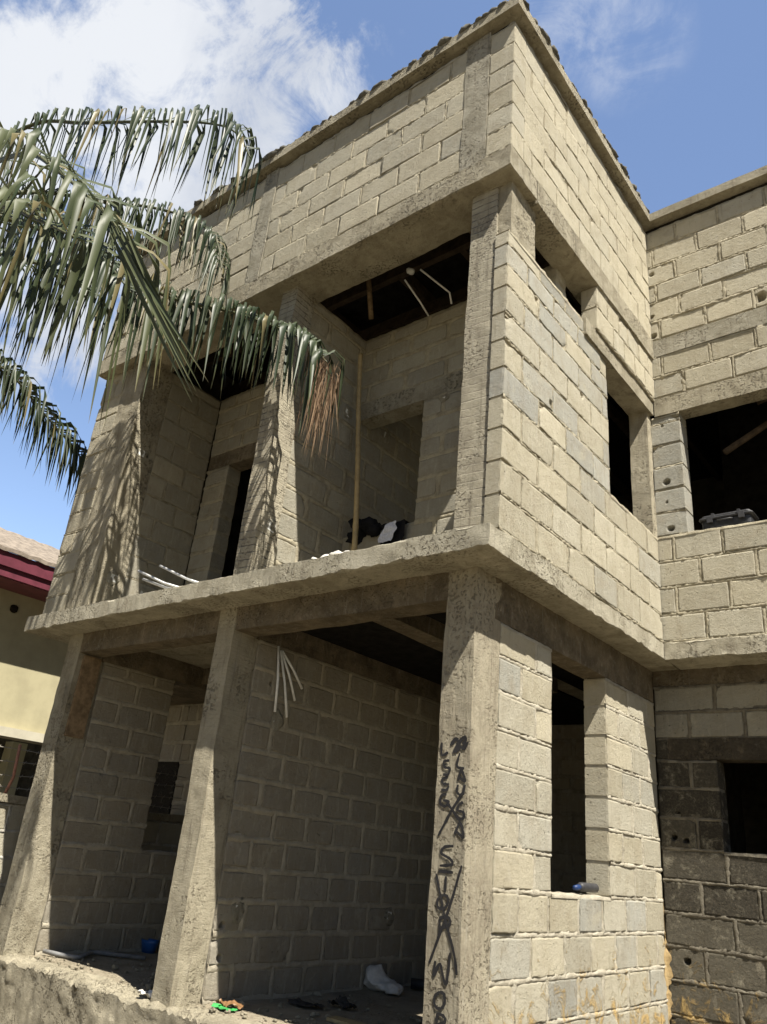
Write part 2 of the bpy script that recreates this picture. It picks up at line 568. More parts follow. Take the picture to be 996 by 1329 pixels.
def leaf_material(name, a=(0.018, 0.030, 0.011), b=(0.058, 0.072, 0.034), rough=0.46, spec=0.34, trans=0.10):
    k = NT(name)
    r, g, bb = k.attr()
    c = k.mix(k.ramp(r, 0.0, 1.0), a, b)
    c = k.mix(k.math('MULTIPLY', g, 1.0), c, (0.20, 0.155, 0.07))
    c = k.mix(k.ramp(k.noise(40, 4, 0.7), 0.5, 0.8, 0, 0.4), c, (0.075, 0.08, 0.05))
    n = k.bump(k.noise(90, 3, 0.6, stretch=(1, 1, 0.12)), 0.25, 0.002)
    k.done(c, rough, n, spec)
    tr = k.n('ShaderNodeBsdfTranslucent')
    k.put(k.scale(c, 1.4), tr.inputs['Color'])
    ms = k.n('ShaderNodeMixShader')
    ms.inputs[0].default_value = trans
    out = k.t.nodes['Material Output']
    k.t.links.new(k.b.outputs[0], ms.inputs[1])
    k.t.links.new(tr.outputs[0], ms.inputs[2])
    k.t.links.new(ms.outputs[0], out.inputs['Surface'])
    return k.mat


M['leaf'] = leaf_material('palm_leaf')
M['leaf_bright'] = leaf_material('dusty_palm_leaf', (0.030, 0.044, 0.015), (0.080, 0.090, 0.040), 0.5, 0.32)
M['leaf_dead'] = leaf_material('dead_palm_leaf', (0.12, 0.072, 0.042), (0.27, 0.18, 0.11), 0.7, 0.2, 0.1)
M['bark'] = simple('palm_bark', (0.17, 0.14, 0.10), 0.95, 0.1, 0.35, 9, 0.8, 0.02)


# ------------------------------------------------------------------ masonry
def grid_faces(nu, nv, flip=False):
    F = []
    for i in range(nu - 1):
        for j in range(nv - 1):
            q = (i * nv + j, (i + 1) * nv + j, (i + 1) * nv + j + 1, i * nv + j + 1)
            F.append(q[::-1] if flip else q)
    return F


STY = {
    # joint, block edge noise, corner rounding, bead half width (mean, var), bead height (mean, var), mortar core depth
    'raked': dict(j=0.020, e=0.008, k=0.012, hw=(0.016, 0.010), p=(-0.0005, 0.012), core=0.011, chip=0.25),
    'proud': dict(j=0.025, e=0.009, k=0.025, hw=(0.021, 0.011), p=(0.0025, 0.0075), core=0.008, chip=0.15),
    'smear': dict(j=0.044, e=0.010, k=0.11, hw=(0.034, 0.016), p=(0.0035, 0.0040), core=0.006, chip=0.08),
    'tight': dict(j=0.016, e=0.007, k=0.01, hw=(0.014, 0.008), p=(-0.001, 0.009), core=0.009, chip=0.22),
}


def block_wall(name, parent, O, U, W, L, z1, t, openings=(), style='raked', tone=None, phase=0.0, seed=1,
               mats=None, holes=(), course=0.25, blen=0.45, lines=None, top_bead=True, smear_top=None, beadtone=None):
    """real blocks bedded in mortar.  O = lower corner of the visible face, U along, W outward."""
    S = STY[style]
    rg = np.random.default_rng(seed)
    O = np.array(O, float)
    U = np.array(U, float)
    W = np.array(W, float)
    Zv = np.array((0, 0, 1.0))
    flip = np.dot(np.cross(U, Zv), W) < 0
    mb = MB()
    H = z1 - O[2]
    ls = list(lines) if lines is not None else list(np.arange(0, H + 0.02, course))
    if H - ls[-1] > 0.08:
        ls.append(H)
    else:
        ls[-1] = H
    for (a, b, c, d) in openings:
        for e in (c, d):
            if e <= 0.02 or e >= H - 0.02:
                continue
            i = int(np.argmin([abs(x - e) for x in ls]))
            if abs(ls[i] - e) < 0.085 and 0 < i < len(ls) - 1:
                ls[i] = e
            else:
                ls.append(e)
                ls.sort()
    j = S['j']

    def wp(u, v, w):
        u = np.asarray(u, float)
        return O + np.outer(u, U) + np.outer(np.asarray(v, float), Zv) + np.outer(np.asarray(w, float), W)

    rows = []
    for r in range(len(ls) - 1):
        v0, v1 = ls[r], ls[r + 1]
        vm = (v0 + v1) / 2
        iv = [(0.0, L)]
        for (a, b, c, d) in openings:
            if c - 0.01 < vm < d + 0.01:
                nn = []
                for (p, q) in iv:
                    if b <= p or a >= q:
                        nn.append((p, q))
                    else:
                        if a > p + 0.02:
                            nn.append((p, a))
                        if b < q - 0.02:
                            nn.append((b, q))
                iv = nn
        rows.append((v0, v1, iv))

    def bead(p0, p1, hwf=1.0, pf=0.0):
        (ua, va), (ub, vb) = p0, p1
        ln = math.hypot(ub - ua, vb - va)
        if ln < 0.04:
            return
        n = max(3, int(ln / 0.019))
        s = np.linspace(0, 1, n)
        cu = ua + (ub - ua) * s
        cv = va + (vb - va) * s
        P = wp(cu, cv, np.zeros(n))
        hw = (S['hw'][0] + S['hw'][1] * vnoise(P, 9, seed)) * hwf
        p = S['p'][0] + pf + S['p'][1] * (0.75 * vnoise(P, 7, seed + 3) + 0.6 * vnoise(P, 30, seed + 5)) * (0.55 + 0.9 * np.clip(vnoise(P, 1.6, seed + 31) + 0.2, 0, 1))
        off = 0.006 * vnoise(P, 6, seed + 8)
        du, dv = (0, 1) if abs(ub - ua) > abs(vb - va) else (1, 0)
        prof = [(-1, None), (-0.62, 0.55), (0, 1.0), (0.62, 0.5), (1, None)]
        V = []
        jit = rg.normal(0, 0.0026, (n, 5))
        for q, (e, f) in enumerate(prof):
            o_ = off + hw * e + jit[:, q]
            w_ = np.full(n, -S['core'] - 0.006) if f is None else np.where(p > 0, p * f, p) + (0.0 if f == 1.0 else -0.002) + jit[:, q]
            V.append(wp(cu + du * o_, cv + dv * o_, w_))
        V = np.stack(V, 1).reshape(-1, 3)
        fl = flip ^ (du == 1)
        bt = (0.5, 0, 0)
        if beadtone:
            bt = beadtone((ua + ub) / 2, (va + vb) / 2 + O[2])
        mb.add(V, grid_faces(n, 5, fl), 1, bt)

    def ring(D, n):
        e = min(0.004 / D, 0.1)
        e2 = min(0.016 / D, 0.2)
        return np.unique(np.concatenate([[0, e, e2], np.linspace(0, 1, n)[1:-1], [1 - e2, 1 - e, 1]]))
    for r, (v0, v1, iv) in enumerate(rows):
        for (p, q) in iv:
            c0 = S['core']

            def core(x0, x1, y0, y1, dd):
                if x1 - x0 < 0.01 or y1 - y0 < 0.01:
                    return
                pts = wp([x0, x1, x1, x0, x0, x1, x1, x0], [y0, y0, y1, y1, y0, y0, y1, y1], [-dd] * 4 + [-t + dd] * 4)
                F = [(0, 1, 2, 3), (7, 6, 5, 4), (0, 4, 5, 1), (1, 5, 6, 2), (2, 6, 7, 3), (3, 7, 4, 0)]
                if flip:
                    F = [f[::-1] for f in F]
                mb.add(pts, F, 1, (0.5, 0, beadtone((x0 + x1) / 2, (v0 + v1) / 2 + O[2])[2] if beadtone else 0), False)

            core(p + 0.008, q - 0.008, v0, v0 + 0.036, c0)
            core(p + 0.008, q - 0.008, v1 - 0.036, v1, c0)
            # joints
            step = blen + j
            ph = (phase + (0.5 * step if r % 2 else 0)) % step
            cuts = [p]
            x = math.floor((p - ph) / step) * step + ph
            while x < q:
                xx = x + rg.normal(0, 0.014)
                if xx > p + 0.10 and xx < q - 0.10 and xx - cuts[-1] > 0.12:
                    cuts.append(xx)
                x += step
            cuts.append(q)
            for i in range(len(cuts) - 1):
                a, b = cuts[i], cuts[i + 1]
                a2 = a if i == 0 else a + j / 2
                b2 = b if i == len(cuts) - 2 else b - j / 2
                if i < len(cuts) - 2:
                    core(b - 0.036, b + 0.036, v0 + 0.03, v1 - 0.03, c0 + 0.002)
                    bead((b, v0 + 0.004), (b + rg.normal(0, 0.006), v1 - 0.004), rg.uniform(0.8, 1.35))
                va, vb = v0 + j / 2 * 0.9, v1 - j / 2 * 0.9
                if vb - va < 0.03 or b2 - a2 < 0.03:
                    continue
                cu_, cv_ = (a2 + b2) / 2, (va + vb) / 2
                hl = [h for h in holes if a2 < h[0] < b2 and va < h[1] - O[2] < vb]
                gu, gv = ring(b2 - a2, max(4, int((b2 - a2) / 0.028))), ring(vb - va, 8)
                if hl:
                    gu = np.unique(np.concatenate([gu, np.linspace(0.04, 0.96, 34)]))
                    gv = np.unique(np.concatenate([gv, np.linspace(0.06, 0.94, 18)]))
                nu, nv = len(gu), len(gv)
                A, Bm = np.meshgrid(gu * 2 - 1, gv * 2 - 1, indexing='ij')
                kk = S['k']
                ar = kk * (b2 - a2) ** -1 * 0.22
                A2 = A * np.sqrt(1 - min(ar, 0.2) * Bm ** 2)
                B2 = Bm * np.sqrt(1 - kk * A ** 2)
                u = cu_ + A2 * (b2 - a2) / 2
                v = cv_ + B2 * (vb - va) / 2
                P0 = wp(u.ravel(), v.ravel(), np.zeros(u.size))
                tilt = rg.normal(0, 0.002, 2)
                w = 0.0024 * rg.normal() + 0.0012 * vnoise(P0, 11, seed) + (A * tilt[0] + Bm * tilt[1]).ravel()
                edge = (np.maximum(np.abs(A), 0) > 0.999) | (np.abs(Bm) > 0.999)
                e1 = edge.ravel()
                ru = vnoise(P0, 26, seed + 11) * S['e'] + 0.5 * S['e'] * vnoise(P0, 70, seed + 2)
                u2 = u.ravel() - np.where(e1 & (np.abs(A).ravel() > 0.999), np.sign(A).ravel() * np.minimum(np.abs(ru), 0.02), 0)
                v2 = v.ravel() - np.where(e1 & (np.abs(Bm).ravel() > 0.999), np.sign(Bm).ravel() * np.abs(ru), 0)
                w = w - np.where(e1, 0.002 + 0.005 * np.clip(vnoise(P0, 30, seed + 15), 0, 1), 0)
                if rg.random() < S['chip']:
                    cx = (b2 if rg.random() < 0.5 else a2) + rg.normal(0, .02)
                    cy = (vb if rg.random() < 0.6 else va) + rg.normal(0, .01)
                    R = rg.uniform(0.03, 0.075)
                    dd = np.hypot(u2 - cx, v2 - cy)
                    w = w - np.clip(1 - dd / R, 0, 1) * rg.uniform(0.02, 0.05)
                for h in hl:
                    hu, hv, hr = h[0], h[1] - O[2], h[2]
                    dd = np.hypot(u2 - hu, (v2 - hv) * 1.15) * (1 + 0.25 * vnoise(P0, 22, 3))
                    w = w - np.clip((hr * 1.35 - dd) / (hr * 0.5), 0, 1) ** 1.3 * min(0.09, t * 0.6)
                V = wp(u2, v2, w)
                tr = tone(cu_, cv_ + O[2], rg) if tone else (rg.random(), 0.0, 0.0)
                mb.add(V, grid_faces(nu, nv, flip), 0, tr)
                # sides
                idx = [i_ * nv for i_ in range(nu)] + [(nu - 1) * nv + k_ for k_ in range(1, nv)] + \
                      [i_ * nv + nv - 1 for i_ in range(nu - 2, -1, -1)] + [k_ for k_ in range(nv - 2, 0, -1)]
                n_ = len(idx)
                R1 = V[idx]
                us, vs = u.ravel()[idx], v.ravel()[idx]
                us = np.clip(us, a2 + 0.001, b2 - 0.001)
                Rm = wp(us, vs, np.full(n_, -0.016))
                R2 = wp(us, vs, np.full(n_, -t + 0.004))
                F = []
                for k_ in range(n_):
                    k2 = (k_ + 1) % n_
                    for lv in (0, n_):
                        f = (lv + k_, lv + n_ + k_, lv + n_ + k2, lv + k2)
                        F.append(f[::-1] if flip else f)
                cap = tuple(range(3 * n_ - 1, 2 * n_ - 1, -1))
                F.append(cap[::-1] if flip else cap)
                mb.add(np.concatenate([R1, Rm, R2]), F, 0, tr, False)
        # bed joints
        nxt = rows[r + 1][2] if r + 1 < len(rows) else []
        for (p, q) in iv:
            segs = []
            for (p2, q2) in nxt:
                a, b = max(p, p2), min(q, q2)
                if b - a > 0.05:
                    segs.append((a, b))
                    bead((a, v1), (b, v1))
            # exposed tops (sills): lumpy mortar
            free = [(p, q)]
            for (a, b) in segs:
                nn = []
                for (x, y) in free:
                    if a > x + 0.02:
                        nn.append((x, min(a, y)))
                    if b < y - 0.02:
                        nn.append((max(b, x), y))
                    if b <= x or a >= y:
                        nn.append((x, y))
                free = nn
            if top_bead:
                for (a, b) in free:
                    n = max(4, int((b - a) / 0.03))
                    s = np.linspace(a, b, n)
                    Pn = wp(s, np.full(n, v1), np.zeros(n))
                    hgt = 0.004 + 0.018 * np.clip(vnoise(Pn, 5, seed + 4) + 0.5 * vnoise(Pn, 22, seed + 6), -0.6, 1.2)
                    nn_ = 6
                    V = []
                    for q_ in range(nn_):
                        w_ = 0.004 - (t - 0.0) * q_ / (nn_ - 1) + (0.010 * vnoise(Pn, 20, seed + q_) if q_ in (0,) else 0)
                        hh = np.where(True, hgt * (1 + 0.7 * vnoise(Pn, 18, seed + 20 + q_)), 0) if 0 < q_ < nn_ - 1 else hgt * 0.35
                        V.append(wp(s, v1 + hh, np.zeros(n) + w_))
                    V = [wp(s, np.full(n, v1 - 0.022), np.full(n, 0.003))] + V
                    V = np.stack(V, 1).reshape(-1, 3)
                    mb.add(V, grid_faces(n, nn_ + 1, flip), 1, (0.5, 0, 0))
        if r == 0:
            for (p, q) in iv:
                bead((p, v0 + 0.004), (q, v0 + 0.004))
    return mb.build(name, mats or [M['block'], M['mortar']], parent)


def rough_box(name, parent, lo, hi, mat, seg=0.06, amp=0.004, edge=0.012, seed=1, tone=(0.5, 0, 0), mb=None, chip=1.0, hf=0.0):
    """cast concrete: a box whose faces wander a little and whose arrises are crumbled"""
    lo = np.array(lo, float)
    hi = np.array(hi, float)
    own = mb is None
    mb = mb or MB()
    d = hi - lo
    for ax in range(3):
        a, b = [(1, 2), (2, 0), (0, 1)][ax]
        na = int(np.clip(d[a] / seg, 2, 260)) + 1
        nb = int(np.clip(d[b] / seg, 2, 260)) + 1
        for side in (0, 1):
            def axis(n, D):
                g = np.linspace(0, 1, n)
                e = min(0.018 / D, 0.2)
                return np.unique(np.concatenate([g, [e, 1 - e]]))
            ga, gb = axis(na, d[a]), axis(nb, d[b])
            A, B_ = np.meshgrid(ga, gb, indexing='ij')
            P = np.zeros((A.size, 3))
            P[:, a] = lo[a] + A.ravel() * d[a]
            P[:, b] = lo[b] + B_.ravel() * d[b]
            P[:, ax] = hi[ax] if side else lo[ax]
            Q = P.copy()
            # distance to box edges: number of axes on the boundary
            on = (np.abs(P - lo) < 1e-6).astype(int) - (np.abs(P - hi) < 1e-6).astype(int)
            cnt = np.abs(on).sum(1)
            ch = 0.25 + np.clip(vnoise(P, 4.0, seed + 7) * 0.9 + vnoise(P, 15, seed + 9) * 0.7, 0, 2) * chip
            for c in range(3):
                Q[:, c] += amp * (vnoise(P, 3.2, seed + c) + 0.5 * vnoise(P, 13, seed + 20 + c))
            if hf:
                Q[:, c] += hf * (np.clip(vnoise(P, 24, seed + 40 + c) * 1.3, -1, 0.6) + 0.5 * vnoise(P, 55, seed + 50 + c))
                Q[:, c] += np.where(cnt >= 2, on[:, c] * edge * ch, 0)
            mb.add(Q, grid_faces(len(ga), len(gb), side == 0), 0, tone)
    if own:
        return mb.build(name, mat, parent, smooth=True)


def prefer(name):
    return M[name]


# ------------------------------------------------------------------ ground
g = MB()
n = 90
gx = np.sign(np.linspace(-1, 1, n)) * np.abs(np.linspace(-1, 1, n)) ** 3 * 220
X, Y = np.meshgrid(gx, gx, indexing='ij')
P = np.stack([X.ravel(), Y.ravel(), np.zeros(X.size)], 1)
P[:, 2] = 0.025 * vnoise(P, 0.9, 3) + 0.012 * vnoise(P, 3, 4) - 0.03
g.add(P, grid_faces(n, n))
tag(g.build('ground', M['ground']), kind='structure')
# grid_faces gives +Z here (x then y)

# ------------------------------------------------------------------ the unfinished house
HO = empty('unfinished_house', (0, 0, 0),
           'two-storey unfinished house of bare concrete blocks with open balcony and unglazed windows', 'house')
ht = lambda lo=0.0, hi=1.0, gr=0.0: (lambda u, z, r: (r.uniform(lo, hi), float(np.clip(gr + r.normal(0, 0.12), 0, 1)), 0.0))

# --- slabs, beams, plinth
rough_box('plinth', HO, (-5.8, 0.52, -0.1), (-0.30, 8.0, 0.50), M['floor'], 0.09, 0.006, 0.02, 3)
rough_box('plinth_edge', HO, (-5.85, 0.22, -0.1), (-0.50, 0.53, 0.503), M['crumbled'], 0.020, 0.022, 0.06, 4, chip=1.4, hf=0.017)
rough_box('floor_slab', HO, (-5.76, 0.0, 3.456), (0.0, 3.3, 3.62), M['concrete_slab'], 0.026, 0.006, 0.020, 5, hf=0.004)
rough_box('floor_slab', HO, (-5.75, 3.3, 3.457), (-0.01, 8.0, 3.619), M['concrete'], 0.2, 0.004, 0.01, 5)
rough_box('floor_slab', HO, (0.002, 3.06, 3.458), (5.6, 8.0, 3.622), M['concrete_slab'], 0.03, 0.006, 0.02, 6, hf=0.004)
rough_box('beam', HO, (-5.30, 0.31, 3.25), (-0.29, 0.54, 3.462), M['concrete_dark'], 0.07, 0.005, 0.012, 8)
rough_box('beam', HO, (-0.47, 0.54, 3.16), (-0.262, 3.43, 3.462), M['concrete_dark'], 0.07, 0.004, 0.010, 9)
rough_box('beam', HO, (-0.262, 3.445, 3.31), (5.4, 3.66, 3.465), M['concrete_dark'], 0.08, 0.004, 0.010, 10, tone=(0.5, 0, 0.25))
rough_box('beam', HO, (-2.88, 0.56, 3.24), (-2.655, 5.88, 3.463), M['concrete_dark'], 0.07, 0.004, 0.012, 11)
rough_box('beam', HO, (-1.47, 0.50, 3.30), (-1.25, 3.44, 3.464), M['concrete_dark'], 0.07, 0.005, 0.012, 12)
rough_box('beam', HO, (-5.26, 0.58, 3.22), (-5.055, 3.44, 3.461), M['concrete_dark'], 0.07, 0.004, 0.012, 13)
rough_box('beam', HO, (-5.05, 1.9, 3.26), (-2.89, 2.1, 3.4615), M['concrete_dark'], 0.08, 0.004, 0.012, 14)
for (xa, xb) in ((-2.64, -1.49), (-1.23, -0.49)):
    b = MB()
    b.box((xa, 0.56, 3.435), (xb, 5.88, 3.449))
    tag(b.build('ceiling_sheet', M['soot_shade'], HO, smooth=False), 'sooty black ceiling sheet between the beams')

# --- lower columns
colr = rough_box('column', HO, (-0.50, 0.30, -0.05), (-0.265, 0.62, 3.4615), M['concrete_grain'], 0.024, 0.006, 0.014, 21, hf=0.0025)
tag(colr, 'corner column with black sprayed writing')
rough_box('column', HO, (-2.90, 0.30, -0.05), (-2.68, 0.58, 3.4612), M['concrete_board_fine'], 0.024, 0.006, 0.018, 22, hf=0.0025)
rough_box('column', HO, (-5.33, 0.302, -0.05), (-5.08, 0.60, 3.4613), M['concrete'], 0.024, 0.007, 0.02, 23, hf=0.0025)
b = MB()
b.box((-5.078, 0.36, 2.42), (-5.048, 0.56, 3.235))
tag(b.build('form_board', M['wood'], HO, smooth=False), 'leftover formwork board on the column')

# --- lower walls
def t_lower(u, z, r):
    return (r.uniform(0.35, 1.0), float(np.clip(0.25 + r.normal(0, 0.3), 0, 0.9)), 0.0)


block_wall('block_wall', HO, (-0.268, 0.625, 0.0), (0, 1, 0), (1, 0, 0), 2.825, 3.155, 0.20,
           [(0.765, 1.735, 1.48, 3.3)], 'proud', t_lower, 0.1, 31, [M['block_mud'], M['mortar_mud']], blen=0.40,
           lines=[0, .245, .49, .74, .985, 1.235, 1.48, 1.72, 1.96, 2.2, 2.44, 2.68, 2.92, 3.155])


def t_wing_low(u, z, r):
    if z > 2.8:
        return (r.uniform(0.0, 0.45), 0.5, 0.22)
    return (r.uniform(0, 1), 0.1, r.uniform(0.9, 1.0) if z > 1.5 else r.uniform(0.78, 0.95))


block_wall('block_wall', HO, (-0.262, 3.455, 0.0), (1, 0, 0), (0, -1, 0), 5.6, 3.308, 0.20,
           [(0.53, 2.1, 1.90, 2.64), (0.1, 5.6, 2.64, 2.83)], 'proud', t_wing_low, 0.32, 32,
           [M['block_mud'], M['mortar_grey_mud']], holes=[(0.16, 2.18, 0.022), (0.12, 1.99, 0.02), (0.22, 1.97, 0.02), (0.15, 1.66, 0.024),
                                                  (0.17, 1.05, 0.022), (1.05, 1.30, 0.02)],
           lines=[0, .15, .40, .65, .90, 1.15, 1.40, 1.65, 1.90, 2.15, 2.40, 2.64, 2.83, 3.07, 3.308],
           beadtone=lambda u, z: (0.5, 0, 0.75 if z > 2.6 and z < 2.85 else 0.22))
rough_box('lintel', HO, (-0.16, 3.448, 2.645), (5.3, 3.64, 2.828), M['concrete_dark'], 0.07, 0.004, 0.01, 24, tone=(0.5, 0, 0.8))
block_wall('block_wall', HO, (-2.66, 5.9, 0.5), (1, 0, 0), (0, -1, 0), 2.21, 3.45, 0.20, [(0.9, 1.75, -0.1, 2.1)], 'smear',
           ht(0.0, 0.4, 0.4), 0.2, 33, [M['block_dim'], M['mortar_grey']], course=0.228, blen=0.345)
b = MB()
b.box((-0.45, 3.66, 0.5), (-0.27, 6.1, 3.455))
b.build('inner_wall', M['dark_wall'], HO, smooth=False)  # partition added to keep wing window light out, shade put into its colour
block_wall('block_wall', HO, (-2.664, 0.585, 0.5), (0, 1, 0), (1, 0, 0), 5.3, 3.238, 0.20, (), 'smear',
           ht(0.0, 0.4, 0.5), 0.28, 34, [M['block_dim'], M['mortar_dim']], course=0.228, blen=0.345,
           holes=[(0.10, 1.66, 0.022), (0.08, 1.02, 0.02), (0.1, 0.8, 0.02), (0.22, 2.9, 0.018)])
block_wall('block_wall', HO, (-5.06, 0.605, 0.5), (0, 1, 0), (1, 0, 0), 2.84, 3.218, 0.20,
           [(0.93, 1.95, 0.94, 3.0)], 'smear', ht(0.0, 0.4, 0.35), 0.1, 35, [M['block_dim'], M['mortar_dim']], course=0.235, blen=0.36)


def t_annex(u, z, r):
    return (r.uniform(0, 0.6), 0.6, 1.0 if (u < 0.75 and z < 2.65) else 0.0)


block_wall('block_wall', HO, (-6.30, 2.75, 0.0), (1, 0, 0), (0, -1, 0), 1.03, 3.25, 0.20, (), 'smear', ht(0, 0.5, 0.5), 0.2, 36,
           [M['block_dim'], M['mortar_dim']])
tag(rough_box('column', HO, (-6.95, 2.74, 0.0), (-6.305, 2.94, 2.50), M['concrete'], 0.05, 0.004, 0.01, 38, tone=(0.5, 0, 1.3)), 'black painted pillar seen through the side opening')
block_wall('block_wall', HO, (-6.95, 2.75, 2.50), (1, 0, 0), (0, -1, 0), 0.645, 3.25, 0.20, (), 'smear', ht(0, 0.5, 0.5), 0.0, 39,
           [M['block_dim'], M['mortar_dim']])
rough_box('roof_slab', HO, (-7.02, 1.9, 3.25), (-5.27, 2.97, 3.37), M['concrete_dark'], 0.1, 0.004, 0.01, 37)  # unseen overhang added to keep the annex wall in shade

# --- upper columns and pillars
rough_box('column', HO, (-0.37, 0.14, 3.60), (-0.128, 0.38, 6.735), M['concrete_board'], 0.024, 0.005, 0.014, 41, hf=0.0025)
rough_box('column', HO, (-0.355, 0.16, 6.16), (-0.012, 0.56, 6.738), M['concrete'], 0.024, 0.010, 0.035, 42, hf=0.007)
rough_box('column', HO, (-2.63, 0.14, 3.60), (-2.42, 0.39, 6.735), M['concrete_board'], 0.024, 0.005, 0.014, 43, hf=0.0025)
rough_box('column', HO, (-5.30, 0.145, 3.60), (-4.87, 0.50, 6.735), M['concrete'], 0.024, 0.010, 0.026, 44, hf=0.007)
rough_box('column', HO, (-0.20, 2.97, 4.60), (-0.012, 3.075, 6.04), M['concrete_board_fine'], 0.05, 0.006, 0.014, 45)
block_wall('block_wall', HO, (-5.75, 0.14, 3.62), (1, 0, 0), (0, -1, 0), 0.45, 6.72, 0.25, (), 'raked', ht(0.2, 1.0, 0.1), 0.0, 46, blen=0.45)


# --- upper walls
def t_side(u, z, r):
    g_ = 0.0
    if 4.55 < z < 6.3 and u < 1.9:
        g_ = 0.85 if r.random() < 0.72 else 0.15
    if z < 4.55:
        g_ = 0.12 if r.random() < 0.85 else 0.6
    return (r.uniform(0.35, 1.0), float(np.clip(g_ + r.normal(0, 0.08), 0, 1)), 0.0)


block_wall('block_wall', HO, (-0.002, 0.125, 3.622), (0, 1, 0), (1, 0, 0), 2.935, 6.70, 0.122,
           [(1.825, 2.87, 1.02, 2.42), (2.87, 3.2, 1.02, 2.42), (-0.1, 1.53, 2.545, 3.3), (1.33, 3.2, 2.41, 3.3)],
           'raked', t_side, 0.05, 51, lines=[0, .255, .51, .765, 1.02, 1.265, 1.51, 1.755, 2.0, 2.205, 2.41, 2.545, 2.80, 3.06], holes=[(0.72, 4.95, 0.03), (1.28, 5.35, 0.022)])
block_wall('block_wall', HO, (0.045, 1.66, 6.205), (0, 1, 0), (1, 0, 0), 1.41, 6.70, 0.16, (), 'raked',
           ht(0.7, 1.0, 0.0), 0.11, 52, blen=0.24)
rough_box('lintel', HO, (-0.20, 1.46, 6.03), (0.022, 3.075, 6.202), M['concrete'], 0.05, 0.004, 0.010, 53)


def t_wing(u, z, r):
    return (r.uniform(0.3, 0.95), float(np.clip(0.12 + r.normal(0, 0.15), 0, 1)) if z > 4.7 or z < 4.6 else 0.2, 0.0)


def t_pier(u, z, r):
    return (r.uniform(0.1, 0.6), 0.8, 0.0)


block_wall('block_wall', HO, (-0.24, 3.08, 3.622), (1, 0, 0), (0, -1, 0), 5.6, 8.47, 0.20,
           [(-0.1, 3.0, 1.04, 2.38), (-0.1, 5.7, 2.38, 2.60), (0.2, 5.7, 3.11, 3.33)], 'proud', t_wing, 0.13, 54, lines=[0, .26, .52, .78, 1.04, 1.31, 1.58, 1.85, 2.12, 2.38, 2.6, 2.855, 3.11, 3.33, 3.58, 3.83, 4.08, 4.33, 4.59, 4.84],
           mats=[M['block'], M['mortar']],
           holes=[(0.385, 6.62, 0.034), (1.385, 7.075, 0.055), (0.37, 6.45, 0.012), (0.30, 7.28, 0.02), (0.31, 7.02, 0.026), (0.33, 7.86, 0.02)])
block_wall('block_wall', HO, (-0.02, 3.084, 4.662), (1, 0, 0), (0, -1, 0), 0.30, 6.00, 0.20, (), 'raked', t_pier, 0.0, 55, blen=0.45,
           holes=[(0.13, 5.24, 0.03), (0.14, 4.74, 0.028), (0.12, 5.88, 0.012), (0.12, 5.02, 0.01)])
rough_box('lintel', HO, (0.03, 3.072, 6.005), (5.3, 3.27, 6.215), M['concrete'], 0.06, 0.005, 0.014, 56)
rough_box('beam', HO, (0.0, 3.069, 6.735), (5.3, 3.27, 6.945), M['concrete_grey'], 0.06, 0.006, 0.016, 57)

# balcony interior
block_wall('block_wall', HO, (-4.87, 0.505, 3.62), (0, 1, 0), (1, 0, 0), 0.745, 6.74, 0.20, (), 'raked', ht(0, 0.5, 0.3), 0.2, 61)
block_wall('block_wall', HO, (-2.44, 0.395, 3.62), (0, 1, 0), (1, 0, 0), 3.0, 6.74, 0.20, (), 'smear', ht(0, 0.5, 0.45), 0.05, 62)
block_wall('block_wall', HO, (-4.86, 1.25, 3.62), (1, 0, 0), (0, -1, 0), 4.70, 6.75, 0.20,
           [(0.41, 1.5, -0.1, 2.10), (0.0, 1.6, 2.10, 2.30), (2.42, 3.28, 0.79, 2.10), (3.74, 4.75, 0.79, 2.10), (2.42, 4.75, 2.10, 2.30)],
           'smear', ht(0, 0.6, 0.45), 0.07, 63, lines=[0, .26, .525, .79, 1.01, 1.23, 1.445, 1.66, 1.88, 2.10, 2.30, 2.52, 2.74, 2.96, 3.13])
rough_box('lintel', HO, (-4.84, 1.246, 5.722), (-3.3, 1.45, 5.918), M['concrete_dark'], 0.06, 0.004, 0.01, 64)
rough_box('lintel', HO, (-2.42, 1.244, 5.722), (-0.14, 1.45, 5.918), M['concrete_grey'], 0.06, 0.004, 0.01, 65)

# --- parapet
pb = rough_box('beam', HO, (-5.75, 0.012, 6.72), (0.06, 0.46, 6.952), M['concrete'], 0.024, 0.006, 0.016, 71, hf=0.0025)
rough_box('beam', HO, (-0.20, 0.462, 6.70), (0.066, 3.065, 6.945), M['concrete'], 0.024, 0.006, 0.016, 72, hf=0.0025)
block_wall('parapet', HO, (-5.75, 0.02, 6.952), (1, 0, 0), (0, -1, 0), 5.81, 8.47, 0.20,
           [(2.63, 2.83, -0.1, 1.7), (5.31, 5.56, -0.1, 1.7)], 'tight', ht(0.35, 0.85, 0.12), 0.2, 73)
for (xa, xb, sd_) in ((-3.12, -2.92, 74), (-0.44, -0.19, 75)):
    rough_box('column', HO, (xa, 0.014, 6.945), (xb, 0.2, 8.52), M['concrete_grey'], 0.05, 0.006, 0.014, sd_)
block_wall('parapet', HO, (0.055, 0.225, 6.947), (0, 1, 0), (1, 0, 0), 2.84, 8.47, 0.20, (), 'tight', ht(0.55, 1.0, 0.0), 0.12, 76)
